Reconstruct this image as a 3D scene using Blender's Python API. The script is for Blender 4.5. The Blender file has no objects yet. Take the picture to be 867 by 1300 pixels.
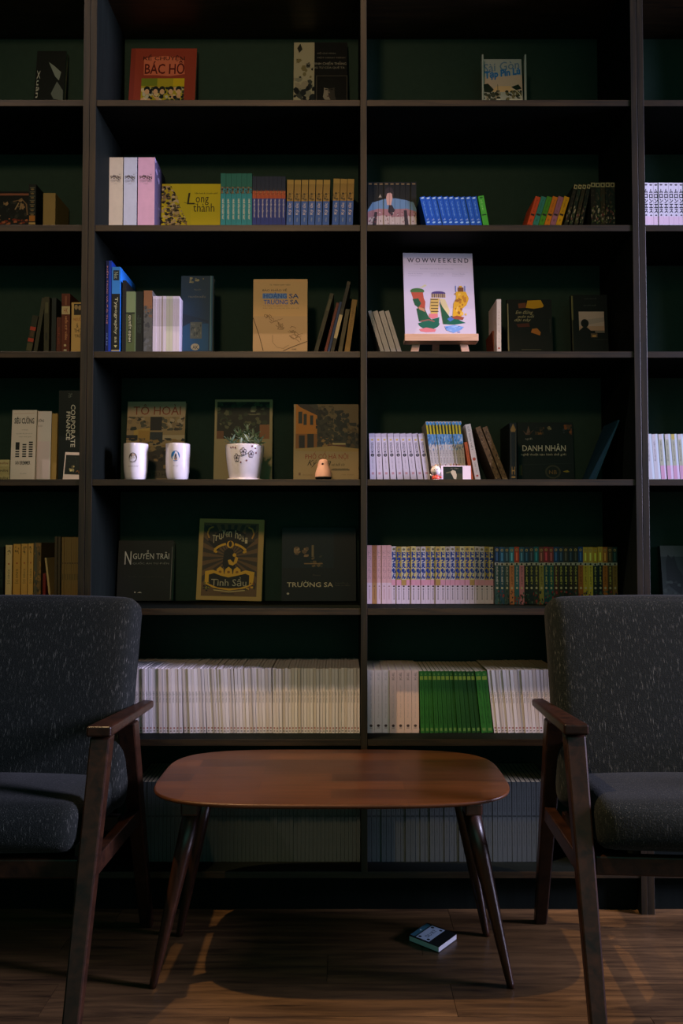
import bpy, math, random
from mathutils import Vector, Matrix

# ------------------------------------------------------------------ camera
SC = bpy.context.scene
COL = SC.collection
F, CX, CY = 1000.0, 433.5, 650.0          # focal length and centre in photo pixels
PITCH = math.radians(2.0)
CAM_Y, CAM_H = -2.23, 1.044               # shelf front is the plane Y = 0

cam_d = bpy.data.cameras.new('camera')
cam_d.sensor_fit = 'VERTICAL'
cam_d.sensor_height = 36.0
cam_d.lens = 36.0 * F / 1300.0
cam_d.clip_start = 0.05
cam = bpy.data.objects.new('camera', cam_d)
cam.location = (0, CAM_Y, CAM_H)
cam.rotation_euler = (math.pi / 2 + PITCH, 0, 0)
COL.objects.link(cam)
SC.camera = cam

# ------------------------------------------------------------------ world, lights, exposure
SC.view_settings.view_transform = 'Standard'
SC.view_settings.look = 'None'
SC.view_settings.gamma = 1.0
SC.view_settings.use_curve_mapping = False
SC.view_settings.exposure = 0.0

W = bpy.data.worlds.new('room_ambience')
SC.world = W
W.use_nodes = True
W.node_tree.nodes['Background'].inputs['Color'].default_value = (0.16, 0.60, 0.46, 1)
W.node_tree.nodes['Background'].inputs['Strength'].default_value = 0.09


def aim(o, target):
    d = Vector(target) - o.location
    o.rotation_euler = d.to_track_quat('-Z', 'Y').to_euler()


def area_light(name, loc, target, sx, sy, watt, col):
    l = bpy.data.lights.new(name, 'AREA')
    l.shape = 'RECTANGLE'
    l.size, l.size_y = sx, sy
    l.energy = watt
    l.color = col
    o = bpy.data.objects.new(name, l)
    o.location = loc
    COL.objects.link(o)
    aim(o, target)
    return o


def spot_light(name, loc, target, watt, col, angle, blend=0.4, rad=0.03):
    l = bpy.data.lights.new(name, 'SPOT')
    l.energy = watt
    l.color = col
    l.spot_size = math.radians(angle)
    l.spot_blend = blend
    l.shadow_soft_size = rad
    o = bpy.data.objects.new(name, l)
    o.location = loc
    COL.objects.link(o)
    aim(o, target)
    return o


# daylight from the window on the right-hand side of the room
area_light('window_daylight', (6.0, -1.50, 2.65), (-0.4, 0.1, 1.0), 1.2, 2.0, 1050.0, (0.70, 0.67, 1.0))
# added teal fill far behind the camera, not a known source; lifts the blacks
area_light('teal_fill_light', (0.0, -6.5, 1.9), (0.0, 0.0, 1.2), 5.0, 3.0, 36.0, (0.20, 0.60, 0.48))
# warm spots on the high ceiling: over the coffee table, further to the side, and washing the bookcase
spot_light('ceiling_spot_table', (-1.47, -1.32, 5.0), (0.42, -0.35, 0.2), 720.0, (1.0, 0.66, 0.33), 22, 0.5, 0.03)
spot_light('ceiling_spot_side', (-2.75, -1.40, 5.0), (-0.22, 0.05, 1.55), 300.0, (1.0, 0.78, 0.66), 22, 0.6, 0.02)
spot_light('ceiling_spot_shelves', (0.0, -2.1, 5.0), (0.0, 0.05, 1.95), 120.0, (1.0, 0.63, 0.35), 27, 0.8, 0.28)
# faint lamp behind the camera
spot_light('track_spot_room', (-0.55, -2.9, 2.75), (-0.42, 0.1, 1.84), 98.0, (1.0, 0.64, 0.37), 52, 0.65, 0.15)

# ------------------------------------------------------------------ pixel helpers


def z_at(py, Y):
    e = math.atan((CY - py) / F) + PITCH
    return CAM_H + (Y - CAM_Y) * math.tan(e)


def x_at(px, Y, Z):
    d = (Y - CAM_Y) * math.cos(PITCH) + (Z - CAM_H) * math.sin(PITCH)
    return (px - CX) / F * d


def hidden(row, Y):
    """height at depth Y that the front edge of a shelf above eye level hides"""
    return max(0.0, Y * (LEVELS[row] - CAM_H) / -CAM_Y)


def px_scale(Y, Z):
    return ((Y - CAM_Y) * math.cos(PITCH) + (Z - CAM_H) * math.sin(PITCH)) / F


# ------------------------------------------------------------------ materials
MATS = {}


def lin(c):
    out = []
    for v in c[:3]:
        v = v / 255.0
        out.append(v / 12.92 if v <= 0.04045 else ((v + 0.055) / 1.055) ** 2.4)
    return out


def new_mat(name):
    m = bpy.data.materials.new(name)
    m.use_nodes = True
    nt = m.node_tree
    return m, nt, nt.nodes['Principled BSDF']


def paint(c, rough=0.55, spec=0.3, name=None):
    """plain coloured material with a faint mottling"""
    key = ('paint', tuple(c), rough, spec)
    if key in MATS:
        return MATS[key]
    m, nt, b = new_mat(name or 'card_%02x%02x%02x' % tuple(int(x) for x in c))
    l = lin(c)
    tc = nt.nodes.new('ShaderNodeTexCoord')
    n = nt.nodes.new('ShaderNodeTexNoise')
    n.inputs['Scale'].default_value = 45
    n.inputs['Detail'].default_value = 3
    nt.links.new(tc.outputs['Object'], n.inputs['Vector'])
    mx = nt.nodes.new('ShaderNodeMix')
    mx.data_type = 'RGBA'
    mx.inputs['A'].default_value = (*[v * 0.86 for v in l], 1)
    mx.inputs['B'].default_value = (*[min(1, v * 1.10) for v in l], 1)
    nt.links.new(n.outputs['Fac'], mx.inputs['Factor'])
    nt.links.new(mx.outputs['Result'], b.inputs['Base Color'])
    b.inputs['Roughness'].default_value = rough
    b.inputs['Specular IOR Level'].default_value = spec
    MATS[key] = m
    return m


def ink_mat():
    if 'ink' in MATS:
        return MATS['ink']
    m, nt, b = new_mat('printed_ink')
    a = nt.nodes.new('ShaderNodeAttribute')
    a.attribute_name = 'Col'
    nt.links.new(a.outputs['Color'], b.inputs['Base Color'])
    b.inputs['Roughness'].default_value = 0.5
    b.inputs['Specular IOR Level'].default_value = 0.25
    MATS['ink'] = m
    return m


def pages_mat(c=(196, 178, 140)):
    key = ('pages', tuple(c))
    if key in MATS:
        return MATS[key]
    m, nt, b = new_mat('page_edges')
    l = lin(c)
    tc = nt.nodes.new('ShaderNodeTexCoord')
    mp = nt.nodes.new('ShaderNodeMapping')
    mp.inputs['Scale'].default_value = (900, 3, 3)
    n = nt.nodes.new('ShaderNodeTexNoise')
    n.inputs['Scale'].default_value = 1.0
    nt.links.new(tc.outputs['Object'], mp.inputs['Vector'])
    nt.links.new(mp.outputs['Vector'], n.inputs['Vector'])
    mx = nt.nodes.new('ShaderNodeMix')
    mx.data_type = 'RGBA'
    mx.inputs['A'].default_value = (*[v * 0.6 for v in l], 1)
    mx.inputs['B'].default_value = (*[min(1, v * 1.1) for v in l], 1)
    nt.links.new(n.outputs['Fac'], mx.inputs['Factor'])
    nt.links.new(mx.outputs['Result'], b.inputs['Base Color'])
    b.inputs['Roughness'].default_value = 0.8
    MATS[key] = m
    return m


def wood(name, dark, light, scale=(1, 1, 1), rough=0.45, spec=0.4, ring=14.0, bump=0.08, rand=0.0):
    """grain runs along the axis with the smallest scale"""
    if name in MATS:
        return MATS[name]
    m, nt, b = new_mat(name)
    tc = nt.nodes.new('ShaderNodeTexCoord')
    mp = nt.nodes.new('ShaderNodeMapping')
    mp.inputs['Scale'].default_value = scale
    nt.links.new(tc.outputs['Object'], mp.inputs['Vector'])
    vec = mp.outputs['Vector']
    if rand:
        oi = nt.nodes.new('ShaderNodeObjectInfo')
        ad = nt.nodes.new('ShaderNodeVectorMath')
        ad.operation = 'ADD'
        ml = nt.nodes.new('ShaderNodeMath')
        ml.operation = 'MULTIPLY'
        ml.inputs[1].default_value = 40
        nt.links.new(oi.outputs['Random'], ml.inputs[0])
        nt.links.new(vec, ad.inputs[0])
        nt.links.new(ml.outputs[0], ad.inputs[1])
        vec = ad.outputs[0]
    n = nt.nodes.new('ShaderNodeTexNoise')
    n.inputs['Scale'].default_value = ring
    n.inputs['Detail'].default_value = 6
    n.inputs['Roughness'].default_value = 0.65
    n.inputs['Distortion'].default_value = 0.6
    nt.links.new(vec, n.inputs['Vector'])
    r = nt.nodes.new('ShaderNodeValToRGB')
    r.color_ramp.elements[0].position = 0.30
    r.color_ramp.elements[0].color = (*lin(dark), 1)
    r.color_ramp.elements[1].position = 0.72
    r.color_ramp.elements[1].color = (*lin(light), 1)
    nt.links.new(n.outputs['Fac'], r.inputs['Fac'])
    out = r.outputs['Color']
    if rand:
        hs = nt.nodes.new('ShaderNodeHueSaturation')
        mr = nt.nodes.new('ShaderNodeMapRange')
        mr.inputs['To Min'].default_value = 1 - rand
        mr.inputs['To Max'].default_value = 1 + rand
        nt.links.new(oi.outputs['Random'], mr.inputs['Value'])
        nt.links.new(mr.outputs['Result'], hs.inputs['Value'])
        nt.links.new(out, hs.inputs['Color'])
        out = hs.outputs['Color']
    nt.links.new(out, b.inputs['Base Color'])
    b.inputs['Roughness'].default_value = rough
    b.inputs['Specular IOR Level'].default_value = spec
    bp = nt.nodes.new('ShaderNodeBump')
    bp.inputs['Strength'].default_value = bump
    bp.inputs['Distance'].default_value = 0.002
    nt.links.new(n.outputs['Fac'], bp.inputs['Height'])
    nt.links.new(bp.outputs['Normal'], b.inputs['Normal'])
    MATS[name] = m
    return m


def tabletop_wood():
    m, nt, b = new_mat('jointed_tabletop_wood')
    tc = nt.nodes.new('ShaderNodeTexCoord')
    br = nt.nodes.new('ShaderNodeTexBrick')
    br.inputs['Scale'].default_value = 1.0
    br.inputs['Brick Width'].default_value = 0.34
    br.inputs['Row Height'].default_value = 0.062
    br.inputs['Mortar Size'].default_value = 0.0006
    br.inputs['Color1'].default_value = (*lin((52, 26, 10)), 1)
    br.inputs['Color2'].default_value = (*lin((84, 46, 18)), 1)
    br.inputs['Mortar'].default_value = (*lin((60, 30, 14)), 1)
    nt.links.new(tc.outputs['Object'], br.inputs['Vector'])
    mp = nt.nodes.new('ShaderNodeMapping')
    mp.inputs['Scale'].default_value = (3, 60, 60)
    n = nt.nodes.new('ShaderNodeTexNoise')
    n.inputs['Scale'].default_value = 2.0
    n.inputs['Detail'].default_value = 6
    nt.links.new(tc.outputs['Object'], mp.inputs['Vector'])
    nt.links.new(mp.outputs['Vector'], n.inputs['Vector'])
    mr = nt.nodes.new('ShaderNodeMapRange')
    mr.inputs['From Min'].default_value = 0.3
    mr.inputs['From Max'].default_value = 0.7
    mr.inputs['To Min'].default_value = 0.62
    mr.inputs['To Max'].default_value = 1.1
    nt.links.new(n.outputs['Fac'], mr.inputs['Value'])
    mx = nt.nodes.new('ShaderNodeMix')
    mx.data_type = 'RGBA'
    mx.blend_type = 'MULTIPLY'
    mx.inputs['Factor'].default_value = 1
    nt.links.new(br.outputs['Color'], mx.inputs['A'])
    nt.links.new(mr.outputs['Result'], mx.inputs['B'])
    nt.links.new(mx.outputs['Result'], b.inputs['Base Color'])
    b.inputs['Roughness'].default_value = 0.38
    b.inputs['Specular IOR Level'].default_value = 0.35
    return m


def fabric(name, base, fleck):
    m, nt, b = new_mat(name)
    tc = nt.nodes.new('ShaderNodeTexCoord')

    def noise(scale, sc, detail=2):
        mp = nt.nodes.new('ShaderNodeMapping')
        mp.inputs['Scale'].default_value = sc
        n = nt.nodes.new('ShaderNodeTexNoise')
        n.inputs['Scale'].default_value = scale
        n.inputs['Detail'].default_value = detail
        nt.links.new(tc.outputs['Object'], mp.inputs['Vector'])
        nt.links.new(mp.outputs['Vector'], n.inputs['Vector'])
        return n.outputs['Fac']
    warp = noise(1.0, (560, 560, 60))
    weft = noise(1.0, (300, 300, 420))
    r1 = nt.nodes.new('ShaderNodeMapRange')
    r1.inputs['From Min'].default_value = 0.60
    r1.inputs['From Max'].default_value = 0.80
    nt.links.new(warp, r1.inputs['Value'])
    mx0 = nt.nodes.new('ShaderNodeMix')
    mx0.data_type = 'RGBA'
    mx0.inputs['A'].default_value = (*[v * 0.55 for v in lin(base)], 1)
    mx0.inputs['B'].default_value = (*[v * 1.45 for v in lin(base)], 1)
    nt.links.new(weft, mx0.inputs['Factor'])
    mx = nt.nodes.new('ShaderNodeMix')
    mx.data_type = 'RGBA'
    mx.inputs['B'].default_value = (*lin(fleck), 1)
    nt.links.new(mx0.outputs['Result'], mx.inputs['A'])
    nt.links.new(r1.outputs['Result'], mx.inputs['Factor'])
    nt.links.new(mx.outputs['Result'], b.inputs['Base Color'])
    b.inputs['Roughness'].default_value = 0.95
    b.inputs['Specular IOR Level'].default_value = 0.1
    b.inputs['Sheen Weight'].default_value = 0.03
    b.inputs['Sheen Roughness'].default_value = 0.4
    bp = nt.nodes.new('ShaderNodeBump')
    bp.inputs['Strength'].default_value = 0.5
    bp.inputs['Distance'].default_value = 0.002
    nt.links.new(weft, bp.inputs['Height'])
    nt.links.new(bp.outputs['Normal'], b.inputs['Normal'])
    return m


# ------------------------------------------------------------------ mesh helpers


class MB:
    def __init__(self):
        self.v, self.f = [], []

    def add(self, vs, fs):
        o = len(self.v)
        self.v += [tuple(p) for p in vs]
        self.f += [tuple(i + o for i in f) for f in fs]
        return self

    def box(self, x0, y0, z0, x1, y1, z1):
        return self.add([(x0, y0, z0), (x1, y0, z0), (x1, y1, z0), (x0, y1, z0),
                         (x0, y0, z1), (x1, y0, z1), (x1, y1, z1), (x0, y1, z1)],
                        [(0, 3, 2, 1), (4, 5, 6, 7), (0, 1, 5, 4), (1, 2, 6, 5), (2, 3, 7, 6), (3, 0, 4, 7)])

    def hexa(self, lo, hi):
        """four lower and four upper corners, counter-clockwise from above"""
        return self.add(list(lo) + list(hi),
                        [(0, 3, 2, 1), (4, 5, 6, 7), (0, 1, 5, 4), (1, 2, 6, 5), (2, 3, 7, 6), (3, 0, 4, 7)])

    def lathe(self, prof, n=24, cx=0, cy=0, cz=0):
        vs, fs = [], []
        rings = []
        for r, z in prof:
            if r < 1e-6:
                rings.append([len(vs)])
                vs.append((cx, cy, cz + z))
            else:
                rings.append(list(range(len(vs), len(vs) + n)))
                vs += [(cx + r * math.cos(2 * math.pi * i / n), cy + r * math.sin(2 * math.pi * i / n), cz + z) for i in range(n)]
        for a, b in zip(rings, rings[1:]):
            for i in range(n):
                j = (i + 1) % n
                if len(a) == 1 and len(b) == 1:
                    continue
                if len(a) == 1:
                    fs.append((a[0], b[j], b[i]))
                elif len(b) == 1:
                    fs.append((a[i], a[j], b[0]))
                else:
                    fs.append((a[i], a[j], b[j], b[i]))
        return self.add(vs, fs)

    def tube(self, p0, p1, r0, r1, n=16, cap=True):
        p0, p1 = Vector(p0), Vector(p1)
        d = (p1 - p0).normalized()
        a = d.orthogonal().normalized()
        b = d.cross(a)
        vs = []
        for p, r in ((p0, r0), (p1, r1)):
            vs += [p + r * (a * math.cos(2 * math.pi * i / n) + b * math.sin(2 * math.pi * i / n)) for i in range(n)]
        fs = [(i, (i + 1) % n, n + (i + 1) % n, n + i) for i in range(n)]
        if cap:
            fs += [tuple(reversed(range(n))), tuple(range(n, 2 * n))]
        return self.add(vs, fs)

    def mesh(self, name, mat):
        me = bpy.data.meshes.new(name)
        me.from_pydata(self.v, [], self.f)
        if mat:
            me.materials.append(mat)
        me.update()
        return me


def link(name, me, parent=None, loc=(0, 0, 0), rot=(0, 0, 0)):
    o = bpy.data.objects.new(name, me)
    COL.objects.link(o)
    o.location = loc
    o.rotation_euler = rot
    if parent:
        o.parent = parent
    return o


def build(mb, name, mat, parent=None, loc=(0, 0, 0), rot=(0, 0, 0), bevel=0, seg=2, smooth=False):
    o = link(name, mb.mesh(name, mat), parent, loc, rot)
    if bevel:
        md = o.modifiers.new('bevel', 'BEVEL')
        md.width = bevel
        md.segments = seg
        md.limit_method = 'ANGLE'
    if smooth:
        for p in o.data.polygons:
            p.use_smooth = True
    return o


def tag(o, label, cat, group=None):
    o['label'] = label
    o['category'] = cat
    if group:
        o['group'] = group
    return o


def empty(name, loc=(0, 0, 0), rot=(0, 0, 0)):
    o = bpy.data.objects.new(name, None)
    o.empty_display_size = 0.05
    COL.objects.link(o)
    o.location = loc
    o.rotation_euler = rot
    return o


def structure(o):
    o['kind'] = 'structure'
    return o


# ------------------------------------------------------------------ printed matter
TEXT_CACHE = {}


def text_polys(s, bold=0.0):
    key = (s, bold)
    if key in TEXT_CACHE:
        return TEXT_CACHE[key]
    cu = bpy.data.curves.new('lettering', 'FONT')
    cu.body = s
    cu.resolution_u = 2
    cu.offset = bold * 0.5
    o = bpy.data.objects.new('lettering', cu)
    COL.objects.link(o)
    dg = bpy.context.evaluated_depsgraph_get()
    dg.update()
    me = bpy.data.meshes.new_from_object(o.evaluated_get(dg))
    vs = [(v.co.x, v.co.y) for v in me.vertices]
    fs = [tuple(p.vertices) for p in me.polygons]
    bpy.data.objects.remove(o)
    bpy.data.curves.remove(cu)
    bpy.data.meshes.remove(me)
    if vs:
        x0, x1 = min(v[0] for v in vs), max(v[0] for v in vs)
        y0, y1 = min(v[1] for v in vs), max(v[1] for v in vs)
        vs = [((x - x0) / max(1e-6, x1 - x0), (y - y0) / max(1e-6, y1 - y0)) for x, y in vs]
    TEXT_CACHE[key] = (vs, fs)
    return vs, fs


class Print:
    """flat ink in normalised coordinates u (right), v (up) on a w x h metre sheet"""

    def __init__(self, w, h, step=0.000012):
        self.w, self.h, self.step = w, h, step
        self.v, self.f, self.c = [], [], []
        self.n = 1
        self.v0 = 0.0

    def _add(self, pts, faces, col, layer=True):
        o = len(self.v)
        z = self.n * self.step
        self.v += [(p[0], p[1], z) for p in pts]
        self.f += [tuple(i + o for i in f) for f in faces]
        self.c += [lin(col)] * len(pts)
        if layer:
            self.n += 1
        return self

    def rect(self, u0, v0, u1, v1, col):
        return self._add([(u0, v0), (u1, v0), (u1, v1), (u0, v1)], [(0, 1, 2, 3)], col)

    def poly(self, pts, col):
        return self._add(pts, [tuple(range(len(pts)))], col)

    def ell(self, u, v, ru, rv, col, n=20, a0=0, a1=360):
        full = a1 - a0 >= 360
        k = n if full else n + 1
        pts = []
        for i in range(k):
            a = math.radians(a0 + (a1 - a0) * i / n)
            pts.append((u + ru * math.cos(a), v + rv * math.sin(a)))
        if not full:
            pts.append((u, v))
        return self.poly(pts, col)

    def line(self, pts, wd, col):
        """polyline of width wd (in units of the sheet's width)"""
        asp = self.w / self.h
        for (a, b) in zip(pts, pts[1:]):
            dx, dy = b[0] - a[0], (b[1] - a[1]) / asp
            L = math.hypot(dx, dy) or 1e-6
            nx, ny = -dy / L * wd / 2, dx / L * wd / 2 * asp
            self._add([(a[0] + nx, a[1] + ny), (a[0] - nx, a[1] - ny), (b[0] - nx, b[1] - ny), (b[0] + nx, b[1] + ny)],
                      [(0, 1, 2, 3)], col, False)
        self.n += 1
        return self

    def text(self, s, u0, v0, u1, v1, col, rot=0, bold=0.0, skew=0.0, slope=0.0):
        vs, fs = text_polys(s, bold)
        out = []
        for x, y in vs:
            x2 = x + skew * y
            if rot == 0:
                p = (u0 + (u1 - u0) * x2, v0 + (v1 - v0) * y + slope * x2)
            elif rot == -90:       # reads downwards
                p = (u0 + (u1 - u0) * y, v1 - (v1 - v0) * x2)
            else:                  # reads upwards
                p = (u1 - (u1 - u0) * y, v0 + (v1 - v0) * x2)
            out.append(p)
        flip = (u1 - u0) * (v1 - v0) < 0
        return self._add(out, [tuple(reversed(f)) if flip else f for f in fs], col)

    def stack(self, s, u0, v0, u1, v1, col, bold=0.0, gap=0.12):
        """letters stacked one below the other"""
        n = len(s)
        st = (v1 - v0) / n
        for i, ch in enumerate(s):
            self.text(ch, u0, v1 - st * (i + 1) + st * gap / 2, u1, v1 - st * i - st * gap / 2, col, bold=bold)
        return self

    def blobs(self, u0, v0, u1, v1, n, su, sv, cols, seed=0):
        rnd = random.Random(seed)
        for i in range(n):
            u, v = rnd.uniform(u0, u1), rnd.uniform(v0, v1)
            k = rnd.randint(5, 8)
            s = rnd.uniform(0.4, 1.0)
            pts = []
            for j in range(k):
                a = 2 * math.pi * j / k
                r = rnd.uniform(0.5, 1.0) * s
                pts.append((min(u1, max(u0, u + su * r * math.cos(a))), min(v1, max(v0, v + sv * r * math.sin(a)))))
            self.n += 0.12
            self._add(pts, [tuple(range(k))], rnd.choice(cols), False)
        self.n = math.ceil(self.n + 1)
        return self

    def mesh(self, name, fn=None):
        """fn maps (u, v, lift) to a point; the default is the plane y = -lift, facing -Y"""
        if fn is None:
            def fn(u, v, z):
                return (u * self.w, -0.0002 - z, (self.v0 + (1 - self.v0) * v) * self.h)
        me = bpy.data.meshes.new(name)
        me.from_pydata([fn(*p) for p in self.v], [], self.f)
        a = me.color_attributes.new('Col', 'FLOAT_COLOR', 'POINT')
        for i, c in enumerate(self.c):
            a.data[i].color = (c[0], c[1], c[2], 1)
        me.materials.append(ink_mat())
        me.update()
        return me


# ------------------------------------------------------------------ the setting
M_FLOOR = wood('floor_plank_wood', (44, 32, 22), (108, 80, 50), (1.2, 16, 16), rough=0.33, spec=0.45, ring=3.2, bump=0.15, rand=0.18)
M_CASE = wood('dark_walnut_laminate', (16, 12, 7), (48, 35, 18), (40, 40, 2.0), rough=0.42, spec=0.35, ring=3.0, bump=0.06)
M_SHELF = wood('dark_walnut_board', (18, 13, 8), (56, 41, 22), (2.0, 40, 40), rough=0.42, spec=0.35, ring=3.0, bump=0.06)
M_BACK = paint((46, 62, 55), 0.85, 0.04, 'case_back_laminate')
M_INNER_SHADE = wood('inner_shade_laminate', (10, 14, 12), (17, 22, 19), (40, 40, 2.0), rough=0.7, spec=0.05, ring=3.0, bump=0.04)  # walnut laminate darkened: shade inside the case is put into the colour
M_WALL = paint((70, 78, 74), 0.9, 0.1, 'wall_paint')

mb = MB().box(-4.5, -5.0, -0.12, 4.5, 0.42, -0.006)
floor = structure(build(mb, 'floor', M_FLOOR))
rnd = random.Random(4)
plank_len, plank_wid = 0.92, 0.128
mb = MB().box(0, 0, -0.006, plank_len - 0.0012, plank_wid - 0.0012, 0.0)
pm = mb.mesh('plank', M_FLOOR)
row = 0
y = -1.62
while y < 0.33:
    x = -2.3 - rnd.uniform(0, plank_len)
    while x < 2.3:
        link('plank', pm, floor, (x, y, 0))
        x += plank_len
    y += plank_wid
    row += 1
structure(build(MB().box(-4.5, 0.33, 0, 4.5, 0.42, 3.1), 'wall_back', M_WALL))

# ------------------------------------------------------------------ bookcases
LEVELS = [2.313 - 0.366 * k for k in range(7)]     # top faces of the shelves, top row first
T = 0.018
CASE_D = 0.30


def bookcase(x0, x1):
    """boards coloured dark for the shade inside; front edge strips keep the brown walnut"""
    root = empty('bookcase', (x0, 0, 0))
    w = x1 - x0
    g = 0.0006
    E = 0.0015
    top = LEVELS[0] + 0.366
    hp = top + T
    side = MB().box(0, E, 0, T, CASE_D, hp).mesh('side_panel', M_INNER_SHADE)
    side_e = MB().box(0, 0, 0, T, E, hp).mesh('edge_strip', M_CASE)
    for a in (g, w - T - g):
        o = link('side_panel', side, root, (a, 0, 0))
        add_bevel(link('edge_strip', side_e, o))
    o = build(MB().box(0, E + 0.001, LEVELS[-1], T, CASE_D - 0.012, top), 'divider', M_INNER_SHADE, root, (w / 2 - T / 2, 0, 0))
    add_bevel(build(MB().box(0, 0.001, LEVELS[-1], T, E + 0.001, top), 'edge_strip', M_CASE, o))
    build(MB().box(T + g, CASE_D - 0.010, 0.0, w - T - g, CASE_D, top), 'back_panel', M_BACK, root)
    build(MB().box(T + g, 0, top, w - T - g, CASE_D, hp), 'top_panel', M_SHELF, root)
    build(MB().box(T + g, 0.035, 0, w - T - g, 0.052, LEVELS[-1] - T), 'plinth', M_INNER_SHADE, root)
    half = (w - 3 * T) / 2 - 2 * g
    y0 = 0.0025
    shelf = MB().box(0, y0 + E, -T, half, CASE_D - 0.011, 0).mesh('shelf', M_INNER_SHADE)
    shelf_e = MB().box(0, y0, -T, half, y0 + E, 0).mesh('edge_strip', M_SHELF)
    for z in LEVELS[:-1]:
        for a in (T + g, w / 2 + T / 2 + g):
            o = link('shelf', shelf, root, (a, 0, z))
            add_bevel(link('edge_strip', shelf_e, o))
    z = LEVELS[-1]
    o = build(MB().box(T + g, y0 + E, z - T, w - T - g, CASE_D - 0.011, z), 'base_board', M_INNER_SHADE, root)
    add_bevel(build(MB().box(T + g, y0, z - T, w - T - g, y0 + E, z), 'edge_strip', M_SHELF, o))
    return root


def add_bevel(o, w=0.0007):
    md = o.modifiers.new('bevel', 'BEVEL')
    md.width = w
    md.segments = 2
    return o


XL, XR = -0.7265, 0.8537
UW = XR - XL
tag(bookcase(XL, XR), 'tall dark walnut bookcase behind the coffee table, seven shelves, two bays', 'bookcase')
tag(bookcase(XL - UW, XL), 'dark walnut bookcase holding the big Corporate Finance textbook', 'bookcase')
tag(bookcase(XR, XR + UW), 'dark walnut bookcase holding pale green and pink leaning paperbacks', 'bookcase')

# ------------------------------------------------------------------ coffee table
M_TABLE = tabletop_wood()
M_LEG = wood('stained_leg_wood', (30, 16, 10), (62, 34, 20), (30, 30, 2), rough=0.32, spec=0.45, ring=3, bump=0.04)


def coffee_table(cx, cy, hz, a, b):
    root = tag(empty('coffee_table', (cx, cy, 0)), 'low brown wooden coffee table with rounded top and splayed round legs', 'table')
    n = 72

    def outline(sa, sb, ex=3.9):
        pts = []
        for i in range(n):
            t = 2 * math.pi * i / n
            c, s_ = math.cos(t), math.sin(t)
            pts.append((sa * math.copysign(abs(c) ** (2 / ex), c), sb * math.copysign(abs(s_) ** (2 / ex), s_)))
        return pts
    rings = [(0.000, -0.030, 0.022), (0.000, -0.014, 0.010), (0, 0, 0)]
    prof = [(0.045, hz - 0.024), (0.012, hz - 0.013), (0.001, hz - 0.007), (0.0, hz - 0.004), (0.0015, hz - 0.001), (0.004, hz)]
    vs, fs = [], []
    for ins, z in prof:
        vs += [(x, y_, z) for x, y_ in outline(a - ins, b - ins)]
    for k in range(len(prof) - 1):
        for i in range(n):
            j = (i + 1) % n
            fs.append((k * n + i, k * n + j, (k + 1) * n + j, (k + 1) * n + i))
    fs.append(tuple(reversed(range(n))))
    fs.append(tuple(range((len(prof) - 1) * n, len(prof) * n)))
    top = build(MB().add(vs, fs), 'tabletop', M_TABLE, root)
    for p in top.data.polygons:
        p.use_smooth = len(p.vertices) == 4
    # supports under the top
    for sx in (-1, 1):
        mbx = MB().box(-0.02, -0.15, hz - 0.052, 0.02, 0.15, hz - 0.0242)
        build(mbx, 'leg_rail', M_LEG, root, (sx * 0.325, 0, 0), bevel=0.004)
    build(MB().box(-0.305, -0.016, hz - 0.048, 0.305, 0.016, hz - 0.0242), 'stretcher_rail', M_LEG, root, bevel=0.003)
    for sx in (-1, 1):
        for sy in (-1, 1):
            p0 = Vector((sx * 0.325, sy * 0.110, hz - 0.0525))
            p1 = Vector((sx * 0.418, sy * 0.095, 0.0))
            if sy > 0:
                p1 = Vector((sx * 0.405, sy * 0.145, 0.0))
            d = (p1 - p0).normalized()
            rs = [(0.0, 0.021), (0.25, 0.020), (0.7, 0.0135), (0.97, 0.0095), (1.0, 0.0085)]
            m2 = MB()
            nn = 18
            v2, f2 = [], []
            for t, r in rs:
                c = p0.lerp(p1, t)
                v2 += [(c.x + r * math.cos(2 * math.pi * i / nn), c.y + r * math.sin(2 * math.pi * i / nn), c.z) for i in range(nn)]
            for k in range(len(rs) - 1):
                for i in range(nn):
                    j = (i + 1) % nn
                    f2.append((k * nn + j, k * nn + i, (k + 1) * nn + i, (k + 1) * nn + j))
            f2.append(tuple(range(nn)))
            f2.append(tuple(reversed(range((len(rs) - 1) * nn, len(rs) * nn))))
            m2.add(v2, f2)
            lg = build(m2, 'leg', M_LEG, root)
            for p in lg.data.polygons:
                p.use_smooth = len(p.vertices) == 4
    return root


coffee_table(-0.0226, -0.260, 0.465, 0.422, 0.229)

# ------------------------------------------------------------------ armchairs
M_TWEED = fabric('charcoal_tweed', (24, 27, 25), (90, 90, 84))
M_FRAME = wood('armchair_frame_wood', (22, 12, 8), (52, 29, 17), (24, 24, 24), rough=0.36, spec=0.25, ring=1.4, bump=0.03)


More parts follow.
